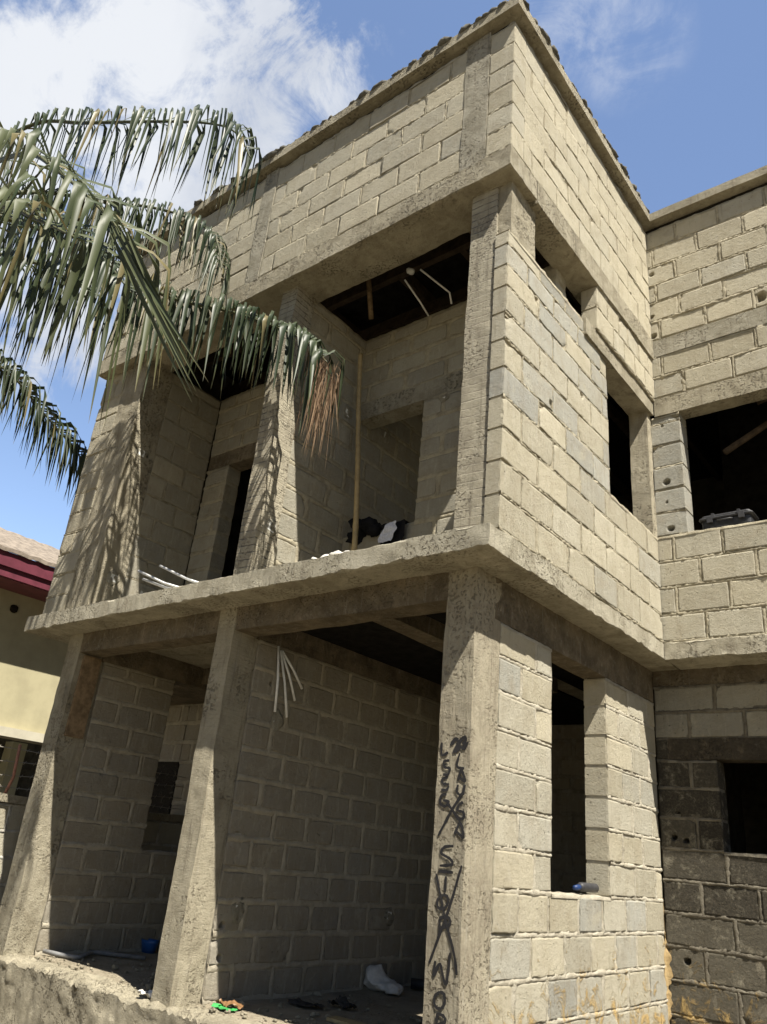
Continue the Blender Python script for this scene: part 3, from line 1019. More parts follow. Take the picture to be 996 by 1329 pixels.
# roof slab whose thin edge makes the fascia, and rubble left along its top
rough_box('roof_slab', HO, (-5.9, -0.065, 8.55), (0.14, 9.0, 8.665), M['concrete'], 0.08, 0.004, 0.008, 81)
rough_box('roof_slab', HO, (0.141, 2.99, 8.552), (5.7, 9.0, 8.66), M['concrete'], 0.08, 0.004, 0.008, 82)
b = MB()
rg = np.random.default_rng(4)
for k in range(150):
    x = rg.uniform(-5.7, 0.05)
    s = rg.uniform(0.016, 0.045) * (1.6 if rg.random() < 0.12 else 1)
    b.lump((x, rg.uniform(-0.06, 0.0), 8.67 + s * 0.3), (s * 1.7, s, s * 0.8), seed=k, n=5)
for k in range(130):
    y = rg.uniform(0.0, 3.0)
    s = rg.uniform(0.014, 0.040)
    b.lump((rg.uniform(0.09, 0.135), y, 8.67 + s * 0.3), (s, s * 1.7, s * 0.8), seed=k + 100, n=5)
tag(b.build('roof_rubble', M['debris'], HO), 'dark rubble lying along the roof edge', kind='stuff')
# near-black strips paint in the shade of the gap under the roof edge
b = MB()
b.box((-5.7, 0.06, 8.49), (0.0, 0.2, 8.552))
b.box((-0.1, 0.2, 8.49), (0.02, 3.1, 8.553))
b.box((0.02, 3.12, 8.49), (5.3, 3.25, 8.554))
b.build('roof_gap_shade', M['hole'], HO, smooth=False)

# --- rooms behind (closing walls the openings look onto)
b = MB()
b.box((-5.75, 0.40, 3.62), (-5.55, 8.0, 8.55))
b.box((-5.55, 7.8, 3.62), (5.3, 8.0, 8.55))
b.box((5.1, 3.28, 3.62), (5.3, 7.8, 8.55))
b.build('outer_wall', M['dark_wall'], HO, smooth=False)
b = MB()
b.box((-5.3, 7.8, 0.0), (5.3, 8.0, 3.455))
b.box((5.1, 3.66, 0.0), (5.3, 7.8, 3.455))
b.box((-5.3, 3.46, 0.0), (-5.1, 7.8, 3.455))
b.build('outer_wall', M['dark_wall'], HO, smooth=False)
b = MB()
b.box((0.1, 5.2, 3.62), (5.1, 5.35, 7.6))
b.build('inner_wall', M['soot_shade'], HO, smooth=False)  # black colour paints the dark of the room behind the wing window
# roof timbers
for i, y in enumerate((0.62, 1.02, 1.7, 2.6)):
    b = MB()
    b.box((-5.5, y, 7.25), (-0.05, y + 0.07, 7.40))
    b.build('rafter', M['wood_dark'], HO, smooth=False)
for i, x in enumerate((-4.2, -3.2, -2.05, -1.25, -0.6)):
    b = MB()
    b.box((x, 0.42, 7.41), (x + 0.07, 7.6, 7.56))
    b.build('rafter', M['wood_dark'], HO, smooth=False)
b = MB()
b.tube([(-2.1, 0.75, 7.35), (-2.18, 1.0, 6.78)], 0.028, 6)
b.build('strut', M['wood'], HO)
b = MB()
b.tube([(-0.95, 0.7, 7.3), (-0.6, 1.1, 6.8)], 0.02, 6)
b.build('strut', M['wood'], HO)
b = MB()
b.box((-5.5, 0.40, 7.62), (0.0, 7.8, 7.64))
b.build('ceiling_sheet', M['soot_shade'], HO, smooth=False)
for (p, q) in (((0.6, 3.4, 5.6), (2.2, 4.6, 7.2)), ((0.9, 3.6, 6.2), (2.4, 3.7, 6.6)), ((0.2, 4.2, 6.7), (3.5, 4.2, 6.75))):
    b = MB()
    b.tube([p, q], 0.035, 6)
    b.build('rafter', M['wood_dark'], HO)
# conduits hanging from the balcony ceiling
b = MB()
b.tube([(-1.64, 0.85, 6.95), (-1.61, 1.1, 6.82), (-1.60, 1.24, 6.74)], 0.010, 6)
b.build('conduit', M['pvc'], HO)
b = MB()
b.tube([(-1.44, 0.84, 6.98), (-1.34, 1.1, 6.90), (-1.30, 1.17, 6.86), (-1.29, 1.2, 6.74)], 0.010, 6)
b.build('conduit', M['pvc'], HO)
b = MB()
b.lump((-1.52, 0.78, 6.95), (0.045, 0.045, 0.03), n=5)
b.build('ceiling_box', M['box_white'], HO)

# --- sprayed writing on the corner column
STROKES = [
 [(-0.475, 2.298), (-0.469, 2.223), (-0.421, 2.237)],
 [(-0.407, 2.279), (-0.366, 2.321), (-0.345, 2.258), (-0.378, 2.244), (-0.331, 2.313), (-0.297, 2.32), (-0.311, 2.257), (-0.278, 2.299)],
 [(-0.36, 2.30), (-0.335, 2.27), (-0.36, 2.25)], [(-0.32, 2.30), (-0.30, 2.28), (-0.325, 2.255)],
 [(-0.409, 2.188), (-0.449, 2.181), (-0.441, 2.149), (-0.403, 2.14), (-0.412, 2.105), (-0.45, 2.105)],
 [(-0.411, 2.089), (-0.452, 2.077), (-0.443, 2.05), (-0.405, 2.044), (-0.415, 2.013), (-0.454, 2.016)],
 [(-0.413, 1.99), (-0.451, 1.976), (-0.455, 1.935), (-0.417, 1.919), (-0.396, 1.944), (-0.436, 1.953)],
 [(-0.335, 2.233), (-0.35, 2.154), (-0.296, 2.141)],
 [(-0.337, 2.069), (-0.317, 2.131), (-0.286, 2.067), (-0.33, 2.09)],
 [(-0.335, 2.046), (-0.338, 2.006), (-0.312, 1.986), (-0.293, 2.007), (-0.287, 2.047), (-0.293, 1.987)],
 [(-0.293, 1.947), (-0.325, 1.927), (-0.326, 1.9), (-0.286, 1.889), (-0.288, 1.856), (-0.332, 1.855)],
 [(-0.339, 1.764), (-0.307, 1.83), (-0.276, 1.752), (-0.324, 1.781)],
 [(-0.285, 2.014), (-0.365, 1.905), (-0.459, 1.75)],
 [(-0.401, 1.937), (-0.329, 1.861), (-0.282, 1.794)],
 [(-0.344, 1.7), (-0.409, 1.69), (-0.428, 1.656), (-0.363, 1.629), (-0.348, 1.599), (-0.435, 1.587)],
 [(-0.441, 1.557), (-0.338, 1.558)],
 [(-0.388, 1.534), (-0.387, 1.448)],
 [(-0.280, 1.60), (-0.36, 1.343), (-0.472, 1.077)],
 [(-0.456, 1.541), (-0.375, 1.317), (-0.308, 1.151), (-0.284, 1.044)],
 [(-0.399, 1.435), (-0.433, 1.407), (-0.427, 1.366), (-0.391, 1.363), (-0.361, 1.393), (-0.369, 1.428), (-0.399, 1.435)],
 [(-0.41, 1.313), (-0.409, 1.213)],
 [(-0.416, 1.313), (-0.351, 1.32), (-0.341, 1.286), (-0.387, 1.266)],
 [(-0.43, 1.094), (-0.436, 1.019), (-0.398, 1.082), (-0.352, 0.987), (-0.332, 1.148)],
 [(-0.388, 0.948), (-0.422, 0.92), (-0.414, 0.877), (-0.377, 0.87), (-0.352, 0.904), (-0.361, 0.941), (-0.388, 0.948)],
 [(-0.396, 0.76), (-0.395, 0.837), (-0.354, 0.838), (-0.343, 0.813), (-0.39, 0.79), (-0.345, 0.75)],
]


def smooth_path(pts, k=6):
    if len(pts) < 3:
        a, b_ = pts
        return [tuple(np.array(a) + (np.array(b_) - np.array(a)) * s) for s in np.linspace(0, 1, 8)]
    P_ = [np.array(p) for p in pts]
    out = []
    for i in range(len(P_) - 1):
        p0 = P_[max(i - 1, 0)]
        p1, p2 = P_[i], P_[i + 1]
        p3 = P_[min(i + 2, len(P_) - 1)]
        for s in np.linspace(0, 1, k, endpoint=False):
            out.append(tuple(0.5 * ((2 * p1) + (-p0 + p2) * s + (2 * p0 - 5 * p1 + 4 * p2 - p3) * s ** 2 + (-p0 + 3 * p1 - 3 * p2 + p3) * s ** 3)))
    out.append(tuple(P_[-1]))
    return out


b = MB()
for si, st in enumerate(STROKES):
    sp = smooth_path(st)
    hwid = 0.0085 if si not in (1, 2, 3) else 0.011
    n_ = len(sp)
    V = []
    for i in range(n_):
        a_ = np.array(sp[max(i - 1, 0)])
        c_ = np.array(sp[min(i + 1, n_ - 1)])
        t_ = c_ - a_
        t_ = t_ / (np.linalg.norm(t_) + 1e-9)
        nx, nz = -t_[1], t_[0]
        p_ = np.array(sp[i])
        h_ = hwid * (0.62 if i in (0, n_ - 1) else 1) * (1 + 0.15 * rg.normal())
        for s_ in (-1, -0.4, 0.4, 1):
            x_, z_ = p_[0] + nx * h_ * s_, p_[1] + nz * h_ * s_
            q_ = np.array([[x_, 0.30, z_]])
            y_ = 0.30 + 0.006 * float(vnoise(q_, 3.2, 22)[0] + 0.5 * vnoise(q_, 13, 42)[0])
            V.append((x_, y_ - 0.0035 - 0.0004 * (si % 5), z_))
    b.add(V, grid_faces(n_, 4), 0)
tag(b.build('graffiti', M['paint'], colr), 'black sprayed letters reading STOP WO with crosses')

# --- electrical boxes let into the walls
def socket(p, w, u, size=0.075, ang=0.0, patch=True):
    w = Vector(w)
    u = Vector(u)
    z = Vector((0, 0, 1))
    Mx = Matrix((( u.x, w.x, z.x, p[0]), (u.y, w.y, z.y, p[1]), (u.z, w.z, z.z, p[2]), (0, 0, 0, 1))) @ Matrix.Rotation(ang, 4, 'Y')
    b = MB()
    s = size / 2
    b.box((-s, -0.03, -s), (s, 0.005, s * 1.05), M=Mx)
    ob = b.build('socket_box', M['box_white'], HO, smooth=False)
    if patch:
        q = MB()
        q.lump((p[0], p[1], p[2]), tuple(abs(x) for x in (Vector((0.075, 0.075, 0.085)) - 0.069 * Vector((abs(w.x), abs(w.y), 0)))), amp=0.3, n=7, seed=int(p[2] * 37) % 50)
        q.build('mortar_patch', M['concrete_grey'], ob)


socket((-2.44, 1.09, 5.746), (1, 0, 0), (0, 1, 0), 0.07, 0.2)
socket((-2.44, 1.733, 5.80), (1, 0, 0), (0, 1, 0), 0.07, 0.1)
socket((-1.34, 1.25, 5.70), (0, -1, 0), (1, 0, 0), 0.06, 0.5)
socket((-2.418, 0.30, 4.15), (1, 0, 0), (0, 1, 0), 0.075, 0.2)
socket((-4.868, 0.33, 5.55), (1, 0, 0), (0, 1, 0), 0.075, 0.1)
socket((-4.868, 0.36, 4.05), (1, 0, 0), (0, 1, 0), 0.075, 0.1)
socket((-4.87, 0.75, 3.98), (1, 0, 0), (0, 1, 0), 0.075, 0.15)
socket((-2.664, 0.93, 2.61), (1, 0, 0), (0, 1, 0), 0.07, 0.3)
socket((-2.664, 0.80, 1.12), (1, 0, 0), (0, 1, 0), 0.065, 0.2)
socket((-2.664, 2.75, 1.10), (1, 0, 0), (0, 1, 0), 0.065, 0.1)

# --- bent conduits sticking out of the slab and hanging in the lower bay
for (p, q) in (((-3.142, 0.10, 3.60), (-4.326, 0.30, 4.03)), ((-2.80, 0.12, 3.58), (-4.046, 0.35, 4.06)), ((-3.17, 0.12, 3.595), (-4.226, 0.31, 3.93))):
    b = MB()
    p_, q_ = Vector(p), Vector(q)
    mid = p_.lerp(q_, 0.45) + Vector((0, 0, -0.02))
    b.tube([p_, mid, q_], 0.0125, 8)
    b.build('conduit', M['pvc'], HO)
for (p, q) in (((-2.63, 0.79, 3.23), (-2.60, 0.83, 2.66)), ((-2.63, 0.82, 3.2), (-2.60, 0.98, 2.64)),
               ((-2.63, 0.83, 3.2), (-2.60, 1.05, 2.80)), ((-2.63, 0.84, 3.2), (-2.60, 1.12, 2.92))):
    b = MB()
    b.tube([p, Vector(p).lerp(Vector(q), 0.5) + Vector((0.015, 0.0, 0)), q], 0.0115, 8)
    b.build('conduit', M['pvc'], HO)

# --- ochre mud thrown against the foot of the walls
b = MB()
rg = np.random.default_rng(9)
zz = np.linspace(0.4, 1.5, 60)
Pm = np.stack([np.full(60, -0.26), np.full(60, 3.44), zz], 1)
hw_ = np.clip(0.02 + 0.03 * vnoise(Pm, 9, 2) + 0.02 * vnoise(Pm, 30, 3), 0.004, 0.06) * np.clip((1.55 - zz) / 0.5, 0.1, 1)
V = []
for q_, (e_, f_) in enumerate(((-1, 0), (-.5, .6), (0, 1), (.5, .6), (1, 0))):
    V.append(np.stack([-0.268 + 0.008 * f_ * (0.4 + 0.8 * np.abs(vnoise(Pm, 14, 5))) + np.maximum(e_, 0) * hw_, 3.452 - np.maximum(-e_, 0) * hw_ - 0.008 * f_ * (0.4 + 0.8 * np.abs(vnoise(Pm, 14, 6))), zz + 0.01 * vnoise(Pm, 20, q_)], 1))
b.add(np.stack(V, 1).reshape(-1, 3), grid_faces(60, 5, True))
b.build('mud_splash', M['mud'], HO)

# ------------------------------------------------------------------ things lying about the house
b = MB()
base, top = Vector((-2.02, 1.0, 3.62)), Vector((-2.25, 1.0, 6.36))
pts, rad = [], []
for i in range(60):
    s = i / 59
    p = base.lerp(top, s)
    p.x += 0.02 * math.sin(s * 5)
    node = abs((s * 11) % 1 - 0.5) > 0.44
    pts.append(p)
    rad.append((0.028 - 0.006 * s) * (1.13 if node else 1.0))
b.tube(pts, rad, 10)
tag(b.build('bamboo_pole', M['bamboo'], loc=tuple(base)), 'yellow bamboo prop standing on the upper balcony', 'pole')


def cloth(name, mat, x0, x1, y0, y1, ztop, drop_f, drop_b, seed, loc, extra=None):
    """cloth thrown over a low wall: front drop, top, back drop"""
    nu, nv = 26, 34
    V = []
    Ltot = drop_f + (y1 - y0) + drop_b
    for i in range(nu):
        for j_ in range(nv):
            s = j_ / (nv - 1) * Ltot
            u = x0 + (x1 - x0) * i / (nu - 1)
            if s < drop_f:
                y, z = y0, ztop - (drop_f - s)
            elif s < drop_f + (y1 - y0):
                y, z = y0 + (s - drop_f), ztop
            else:
                y, z = y1, ztop - (s - drop_f - (y1 - y0))
            V.append((u, y, z))
    V = np.array(V)
    w = 0.03 * vnoise(V, 6, seed) + 0.014 * vnoise(V, 17, seed + 1)
    V[:, 1] -= 0.025 + np.abs(w)
    V[:, 2] += np.abs(0.7 * w) + 0.012
    V[:, 0] += 0.05 * vnoise(V, 3, seed + 2) * (V[:, 2] < ztop)
    mb_ = MB()
    mb_.add(V, grid_faces(nu, nv))
    ob = mb_.build(name, mat, loc=loc)
    return ob


c = cloth('garment', M['black_cloth'], -1.95, -1.66, 1.235, 1.46, 4.425, 0.27, 0.2, 3, (-1.77, 1.24, 4.0))
tag(c, 'black garment with white print draped over the low balcony wall', 'clothing')
pr = MB()
nu, nv = 26, 30
V = []
for i in range(nu):
    for j_ in range(nv):
        a_, c_ = i / (nu - 1), j_ / (nv - 1)
        V.append((-1.90 + 0.155 * a_ * (1 - 0.25 * c_) + 0.085 * c_, 1.165, 4.225 + 0.185 * c_))
V = np.array(V)
V0 = V.copy()
V[:, 1] -= 0.012 + 0.034 * np.abs(vnoise(V0, 11, 3)) + 0.016 * vnoise(V0, 26, 4)
V[:, 0] += 0.030 * vnoise(V0, 10, 9) + 0.014 * vnoise(V0, 24, 10)
V[:, 2] += 0.022 * vnoise(V0, 12, 12)
pr.add(V, grid_faces(nu, nv))
pr.build('white_print', M['white_cloth'], c)
b = MB()
for k in range(9):
    b.lump((-2.26 + 0.032 * k + rg.normal(0, .01), 1.22 + rg.normal(0, 0.03), 4.45 - 0.015 * abs(k - 4) + rg.normal(0, .015)), (0.07, 0.09, 0.065), seed=k, amp=0.4, n=7)
tag(b.build('cloth_bundle', M['black_cloth'], loc=(-2.0, 1.22, 4.2)), 'crumpled black cloth bundle beside the bamboo prop', 'clothing')
b = MB()
for k in range(7):
    b.lump((-1.62 + 0.05 * k, 0.12 + rg.normal(0, 0.02), 3.645), (0.05, 0.03, 0.025), seed=k + 40, amp=0.6, n=5)
tag(b.build('plastic_scrap', M['sack'], loc=(-1.5, 0.12, 3.62)), 'small white plastic scraps on the balcony edge', 'litter')

# black tool case on the wing sill
TC = empty('tool_case', (0.61, 3.2, 4.685), 'black ribbed tool case lying on the upper window sill at right', 'case')
def bevel_box(lo, hi, r):
    x0, y0, z0 = lo
    x1, y1, z1 = hi
    prof = []
    for cx, cy, a0 in ((x1 - r, y1 - r, 0), (x0 + r, y1 - r, 90), (x0 + r, y0 + r, 180), (x1 - r, y0 + r, 270)):
        for q in range(4):
            th = math.radians(a0 + 30 * q)
            prof.append((cx + r * math.cos(th), cy + r * math.sin(th)))
    mx, my = (x0 + x1) / 2, (y0 + y1) / 2
    V, F = [], []
    lv = ((z0, 0.97), (z0 + r * 0.4, 1.0), (z1 - r * 0.4, 1.0), (z1, 0.97))
    for z, f in lv:
        V += [(mx + (x - mx) * f, my + (y - my) * f, z) for x, y in prof]
    k = len(prof)
    for i in range(3):
        F += [(i * k + j_, i * k + (j_ + 1) % k, (i + 1) * k + (j_ + 1) % k, (i + 1) * k + j_) for j_ in range(k)]
    F += [tuple(range(k - 1, -1, -1)), tuple(3 * k + j_ for j_ in range(k))]
    return V, F


b = MB()
b.add(*bevel_box((0.40, 3.11, 4.675), (0.84, 3.32, 4.765), 0.03))
b.build('case_body', M['case'], TC, smooth=False)
b = MB()
b.add(*bevel_box((0.375, 3.09, 4.766), (0.865, 3.335, 4.79), 0.035))
b.add(*bevel_box((0.40, 3.11, 4.789), (0.84, 3.315, 4.815), 0.03))
for x in (0.50, 0.73):
    b.box((x, 3.085, 4.77), (x + 0.025, 3.33, 4.82))
b.build('case_lid', M['case_edge'], TC, smooth=False)
for x in (0.46, 0.74):
    b = MB()
    b.box((x, 3.076, 4.73), (x + 0.05, 3.096, 4.79))
    b.build('latch', M['case_edge'], TC, smooth=False)
b = MB()
b.tube([(0.55, 3.10, 4.745), (0.56, 3.07, 4.735), (0.67, 3.07, 4.735), (0.68, 3.10, 4.745)], 0.008, 6)
b.build('handle', M['case_edge'], TC)

# bottle lying on the lower sill
BT = empty('bottle', (-0.36, 2.12, 1.52), 'dark grey bottle with blue cap lying on the lower side window sill', 'bottle')
b = MB()
b.tube([(-0.36, 2.02, 1.535), (-0.36, 2.04, 1.535), (-0.365, 2.30, 1.535), (-0.366, 2.315, 1.535)], [0.02, 0.033, 0.033, 0.026], 14)
b.build('bottle_body', M['case_edge'], BT)
b = MB()
b.tube([(-0.358, 1.93, 1.527), (-0.36, 1.985, 1.53), (-0.36, 2.02, 1.533)], [0.016, 0.02, 0.018], 12)
b.build('cap', M['blue_dark'], BT)

# litter on the ground floor slab
FZ = 0.507
BC = empty('plastic_container', (-4.98, 1.80, FZ), 'small blue plastic container on the floor of the left bay', 'container')
b = MB()
V, F = [], []
for (z_, r_) in ((0, 0.055), (0.09, 0.07), (0.115, 0.074), (0.113, 0.064), (0.02, 0.05)):
    for k in range(16):
        th = 2 * math.pi * k / 16
        V.append((-4.98 + r_ * 1.5 * math.cos(th), 1.80 + r_ * math.sin(th), FZ + z_))
F = [(i * 16 + k, i * 16 + (k + 1) % 16, (i + 1) * 16 + (k + 1) % 16, (i + 1) * 16 + k) for i in range(4) for k in range(16)]
F.append(tuple(range(15, -1, -1)))
F.append(tuple(64 + k for k in range(16)))
b.add(V, F)
b.build('tub', M['blue'], BC)
b = MB()
b.lump((-4.88, 1.90, FZ + 0.05), (0.05, 0.03, 0.05), amp=0.4, n=6)
b.build('label_wrap', M['sack'], BC)
b = MB()
b.tube([(-5.02, 0.66, FZ + .03), (-4.86, 0.72, FZ + .022), (-4.70, 0.78, FZ + .02), (-4.68, 0.82, FZ + .02), (-4.93, 1.10, FZ + .02), (-4.93, 1.16, FZ + .02), (-4.52, 1.43, FZ + .02)], 0.019, 10)
tag(b.build('drain_pipe', M['pvc_grey'], loc=(-4.8, 0.9, FZ)), 'bent grey plastic pipe on the floor of the left bay', 'pipe')


def wrapper(name, mat, c, size, seed, amp, label, cat, sub=None, n_=18):
    nu = nv = n_
    V = []
    for i in range(nu):
        for j_ in range(nv):
            a_, b_ = 2 * i / (nu - 1) - 1, 2 * j_ / (nv - 1) - 1
            V.append((c[0] + a_ * size[0] * math.sqrt(1 - 0.35 * b_ * b_), c[1] + b_ * size[1] * math.sqrt(1 - 0.35 * a_ * a_), c[2]))
    V = np.array(V)
    h = np.abs(vnoise(V, 1.6 / max(size), seed)) * amp + np.abs(vnoise(V, 5 / max(size), seed + 1)) * amp * 0.45
    V[:, 2] += h + 0.003
    V[:, 0] += vnoise(V, 3 / max(size), seed + 3) * size[0] * 0.25
    V[:, 1] += vnoise(V, 3 / max(size), seed + 4) * size[1] * 0.25
    k = MB()
    k.add(V, grid_faces(nu, nv))
    o = k.build(name, mat, loc=c)
    return tag(o, label, cat)


gw = wrapper('snack_wrapper', M['green_plastic'], (-2.44, 0.60, FZ), (0.11, 0.06), 5, 0.022, 'crumpled green wrapper beside the middle column foot', 'wrapper')
fw = wrapper('foil_inside', M['brown_foil'], (-2.47, 0.68, FZ), (0.12, 0.06), 9, 0.045, None, None)
fw.parent = gw
fw.location = (-0.03, 0.08, 0.0)
wrapper('cloth_rag', M['rag'], (-2.30, 1.30, FZ), (0.15, 0.09), 15, 0.03, 'flat dark rag on the floor nearer the middle column', 'rag')
wrapper('cloth_rag', M['rag'], (-2.15, 1.55, FZ), (0.14, 0.07), 25, 0.07, 'bunched dark rag on the floor beside the flat one', 'rag')
wrapper('plastic_bag', M['sack'], (-3.02, 0.37, FZ), (0.09, 0.06), 31, 0.05, 'small white plastic bag at the left of the middle column', 'bag')
b = MB()
nu, nv = 34, 26
V = []
for i in range(nu):
    for j_ in range(nv):
        a_, c_ = 2 * i / (nu - 1) - 1, 2 * math.pi * j_ / (nv - 1)
        rr_ = max(0.0, 1 - abs(a_) ** 2.4) ** 0.5
        hgt = 0.09 + 0.10 * math.exp(-((a_ + 0.55) / 0.35) ** 2)
        V.append((-2.52 + 0.21 * a_, 2.55 + 0.13 * rr_ * math.cos(c_), FZ + 0.004 + max(0.0, hgt * rr_ * (0.55 + 0.6 * math.sin(c_)))))
V = np.array(V)
for ax_ in range(3):
    V[:, ax_] += (0.030 * vnoise(V, 9, 70 + ax_) + 0.016 * vnoise(V, 24, 75 + ax_))
V[:, 2] = np.maximum(V[:, 2], FZ)
b.add(V, grid_faces(nu, nv))
tag(b.build('plastic_sack', M['sack'], loc=(-2.45, 2.45, FZ)), 'crumpled white plastic sack on the ground floor by the block wall', 'sack')
b = MB()
b.tube([(-2.50, 2.95, FZ + .05), (-2.30, 3.08, FZ + .05), (-2.27, 3.1, FZ + .05)], [0.045, 0.045, 0.02], 10)
tag(b.build('dark_bottle', M['case'], loc=(-2.4, 3.0, FZ)), 'dark plastic bottle lying on the floor at the back', 'bottle')
b = MB()
b.box((-1.85, 1.05, FZ), (-1.45, 1.16, FZ + 0.022), M=None)
tag(b.build('wood_offcut', M['bamboo'], smooth=False, loc=(-1.65, 1.1, FZ)), 'pale timber offcut on the ground floor in the sun', 'offcut')

b = MB()
rg = np.random.default_rng(21)
for k in range(420):
    x, y = rg.uniform(-4.9, -0.7), 0.45 + abs(rg.normal(0, 0.9))
    if -2.95 < x < -2.62 or y > 3.2:
        continue
    s_ = rg.uniform(0.004, 0.016) * (2.0 if rg.random() < 0.06 else 1)
    b.lump((x, y, FZ + s_ * 0.3), (s_ * 1.4, s_, s_ * 0.7), seed=k, n=3, amp=0.5)
tag(b.build('floor_grit', M['concrete']), 'cement crumbs and grit scattered over the ground floor slab', 'grit', kind='stuff')

# ------------------------------------------------------------------ palms
def spline(pts, n):
    P_ = [Vector(p) for p in pts]
    out = []
    L_ = [0]
    for i in range(len(P_) - 1):
        L_.append(L_[-1] + (P_[i + 1] - P_[i]).length)
    for k in range(n):
        d = L_[-1] * k / (n - 1)
        i = max(j_ for j_ in range(len(P_) - 1) if L_[j_] <= d + 1e-9)
        s = (d - L_[i]) / (L_[i + 1] - L_[i])
        p0, p1, p2, p3 = P_[max(i - 1, 0)], P_[i], P_[i + 1], P_[min(i + 2, len(P_) - 1)]
        out.append(0.5 * ((2 * p1) + (p2 - p0) * s + (2 * p0 - 5 * p1 + 4 * p2 - p3) * s * s + (3 * p1 - p0 - 3 * p2 + p3) * s ** 3))
    return out


def leaf(mb, p, d0, wv0, L_, w_, droop, r, tone, mat=0, bend0=0.10, sway=None, nseg=8, fold=0.22):
    """one leaflet: leaves the rachis along d0, folds over and hangs"""
    p = Vector(p)
    V = []
    sway = sway or Vector((r.gauss(0, .07), r.gauss(0, .07), 0))
    tw = r.gauss(0, 0.5)
    tws = r.gauss(0, 0.7)
    q = p.copy()
    for i in range(nseg + 1):
        s = i / nseg
        k = max(0.0, min(1.0, (s - bend0) / 0.28)) * droop
        k = k * k * (3 - 2 * k)
        d = (d0 * (1 - k) + (Vector((0, 0, -1)) + sway) * k).normalized()
        if i:
            q = q + d * (L_ / nseg)
        wv = (wv0 - wv0.dot(d) * d)
        if wv.length < 1e-4:
            wv = Vector((1, 0, 0))
        wv.normalize()
        wv = Matrix.Rotation(tw * k + tws * s * k, 3, d) @ wv
        nn = d.cross(wv)
        prof = (0.35 + 1.1 * min(1, s / 0.18)) if s < 0.18 else 1.45 * max(0.0, 1 - ((s - 0.18) / 0.82)) ** 0.75
        hw = w_ * 0.5 * max(prof / 1.45, 0.02)
        V += [q - wv * hw, q - nn * hw * fold * 2, q + wv * hw]
    F = []
    for i in range(nseg):
        F += [(3 * i, 3 * i + 1, 3 * i + 4, 3 * i + 3), (3 * i + 1, 3 * i + 2, 3 * i + 5, 3 * i + 4)]
    tn = np.tile(np.array(tone, float), (len(V), 1))
    dry = np.repeat(np.clip((np.linspace(0, 1, nseg + 1) - 0.82) * 4, 0, 1) * (0.8 if r.random() < 0.5 else 0.2), 3)
    tn[:, 1] = np.maximum(tn[:, 1], dry)
    mb.add([tuple(v) for v in V], F, mat, tn)


def frond(parent, pts, n, L0, L1, w_, droop, seed, s0=0.15, mat='leaf', rr=(0.03, 0.006), lift=0.45, fwd=0.55, both=True, stiff=0.10, name='frond', tones=(0.0, 0.7), out=0.7):
    r = random.Random(seed)
    ax = spline(pts, 64)
    mb = MB()
    mb.tube(ax, [rr[0] + (rr[1] - rr[0]) * i / 63 for i in range(64)], 6, 0, (0.8, 0.15, 0))
    up = Vector((0, 0, 1))
    for k in range(n):
        s = s0 + (1 - s0) * (k + r.uniform(-.3, .3)) / n
        s = min(max(s, 0.0), 0.995)
        i = int(s * 62)
        p = ax[i].lerp(ax[i + 1], s * 62 - i) if i + 1 < 64 else ax[i]
        t = (ax[min(i + 2, 63)] - ax[max(i - 2, 0)]).normalized()
        sd_ = t.cross(up)
        sd_ = sd_.normalized() if sd_.length > 0.05 else Vector((1, 0, 0))
        for side in ((-1, 1) if both else (1,)):
            L_ = (L0 + (L1 - L0) * s) * (0.75 + 0.25 * math.sin(min(1, s * 2.4) * math.pi / 2)) * r.uniform(0.8, 1.12)
            d0 = (t * fwd * r.uniform(.8, 1.2) + sd_ * side * out * r.uniform(.8, 1.2) + up * lift * r.uniform(.5, 1.4)).normalized()
            leaf(mb, p, d0, t, L_, w_ * r.uniform(.75, 1.2), droop * r.uniform(.85, 1.05), r, (r.uniform(*tones), 0.0 if r.random() > .05 else .6, 0), bend0=stiff * r.uniform(.6, 1.3))
    return mb.build(name, M[mat], parent)


PA = empty('palm_tree', (-5.2, -2.3, 0.0), 'tall coconut palm whose drooping fronds hang in front of the balcony', 'palm tree')
b = MB()
tp, tr_ = [], []
for i in range(90):
    s = i / 89
    tp.append((-5.2 + 0.25 * s * s, -2.3 + 0.1 * s, 7.0 * s))
    tr_.append((0.20 - 0.07 * s + 0.08 * math.exp(-s * 14)) * (1 + 0.05 * math.cos(i * 1.9)))
b.tube(tp, tr_, 14)
b.build('trunk', M['bark'], PA)
FR_A = [(-4.95, -2.2, 7.2), (-5.3, -2.0, 8.45), (-5.0, -1.8, 8.80), (-4.27, -1.6, 8.5), (-3.12, -1.4, 7.94), (-2.39, -1.25, 7.57), (-1.99, -1.2, 7.24), (-1.72, -1.17, 6.79)]
FR_C = [(-4.9, -2.2, 7.3), (-4.98, -1.5, 7.99), (-4.8, -0.9, 8.27), (-4.27, -0.6, 8.14), (-3.74, -0.4, 7.84), (-3.36, -0.3, 7.45), (-3.15, -0.28, 6.95)]
FR_B = [(-4.74, -2.3, 7.4), (-3.17, -2.35, 6.63), (-2.43, -2.3, 6.03), (-1.75, -2.2, 5.37), (-1.195, -2.1, 4.75)]
FR_B2 = [(-4.03, -2.4, 6.2), (-2.68, -2.5, 5.64), (-2.01, -2.45, 5.2), (-1.44, -2.4, 4.79)]
FR_D = [(-4.69, -2.2, 7.0), (-4.6, -1.5, 7.23), (-4.32, -0.9, 7.09), (-3.73, -0.45, 6.73), (-2.95, -0.2, 6.38), (-2.3, -0.12, 5.98), (-1.87, -0.1, 5.66), (-1.59, -0.1, 5.35)]
FR_F = [(-4.89, -2.2, 6.82), (-5.34, -1.8, 7.82), (-4.48, -1.6, 7.35), (-3.5, -1.45, 6.51), (-2.74, -1.35, 5.71)]
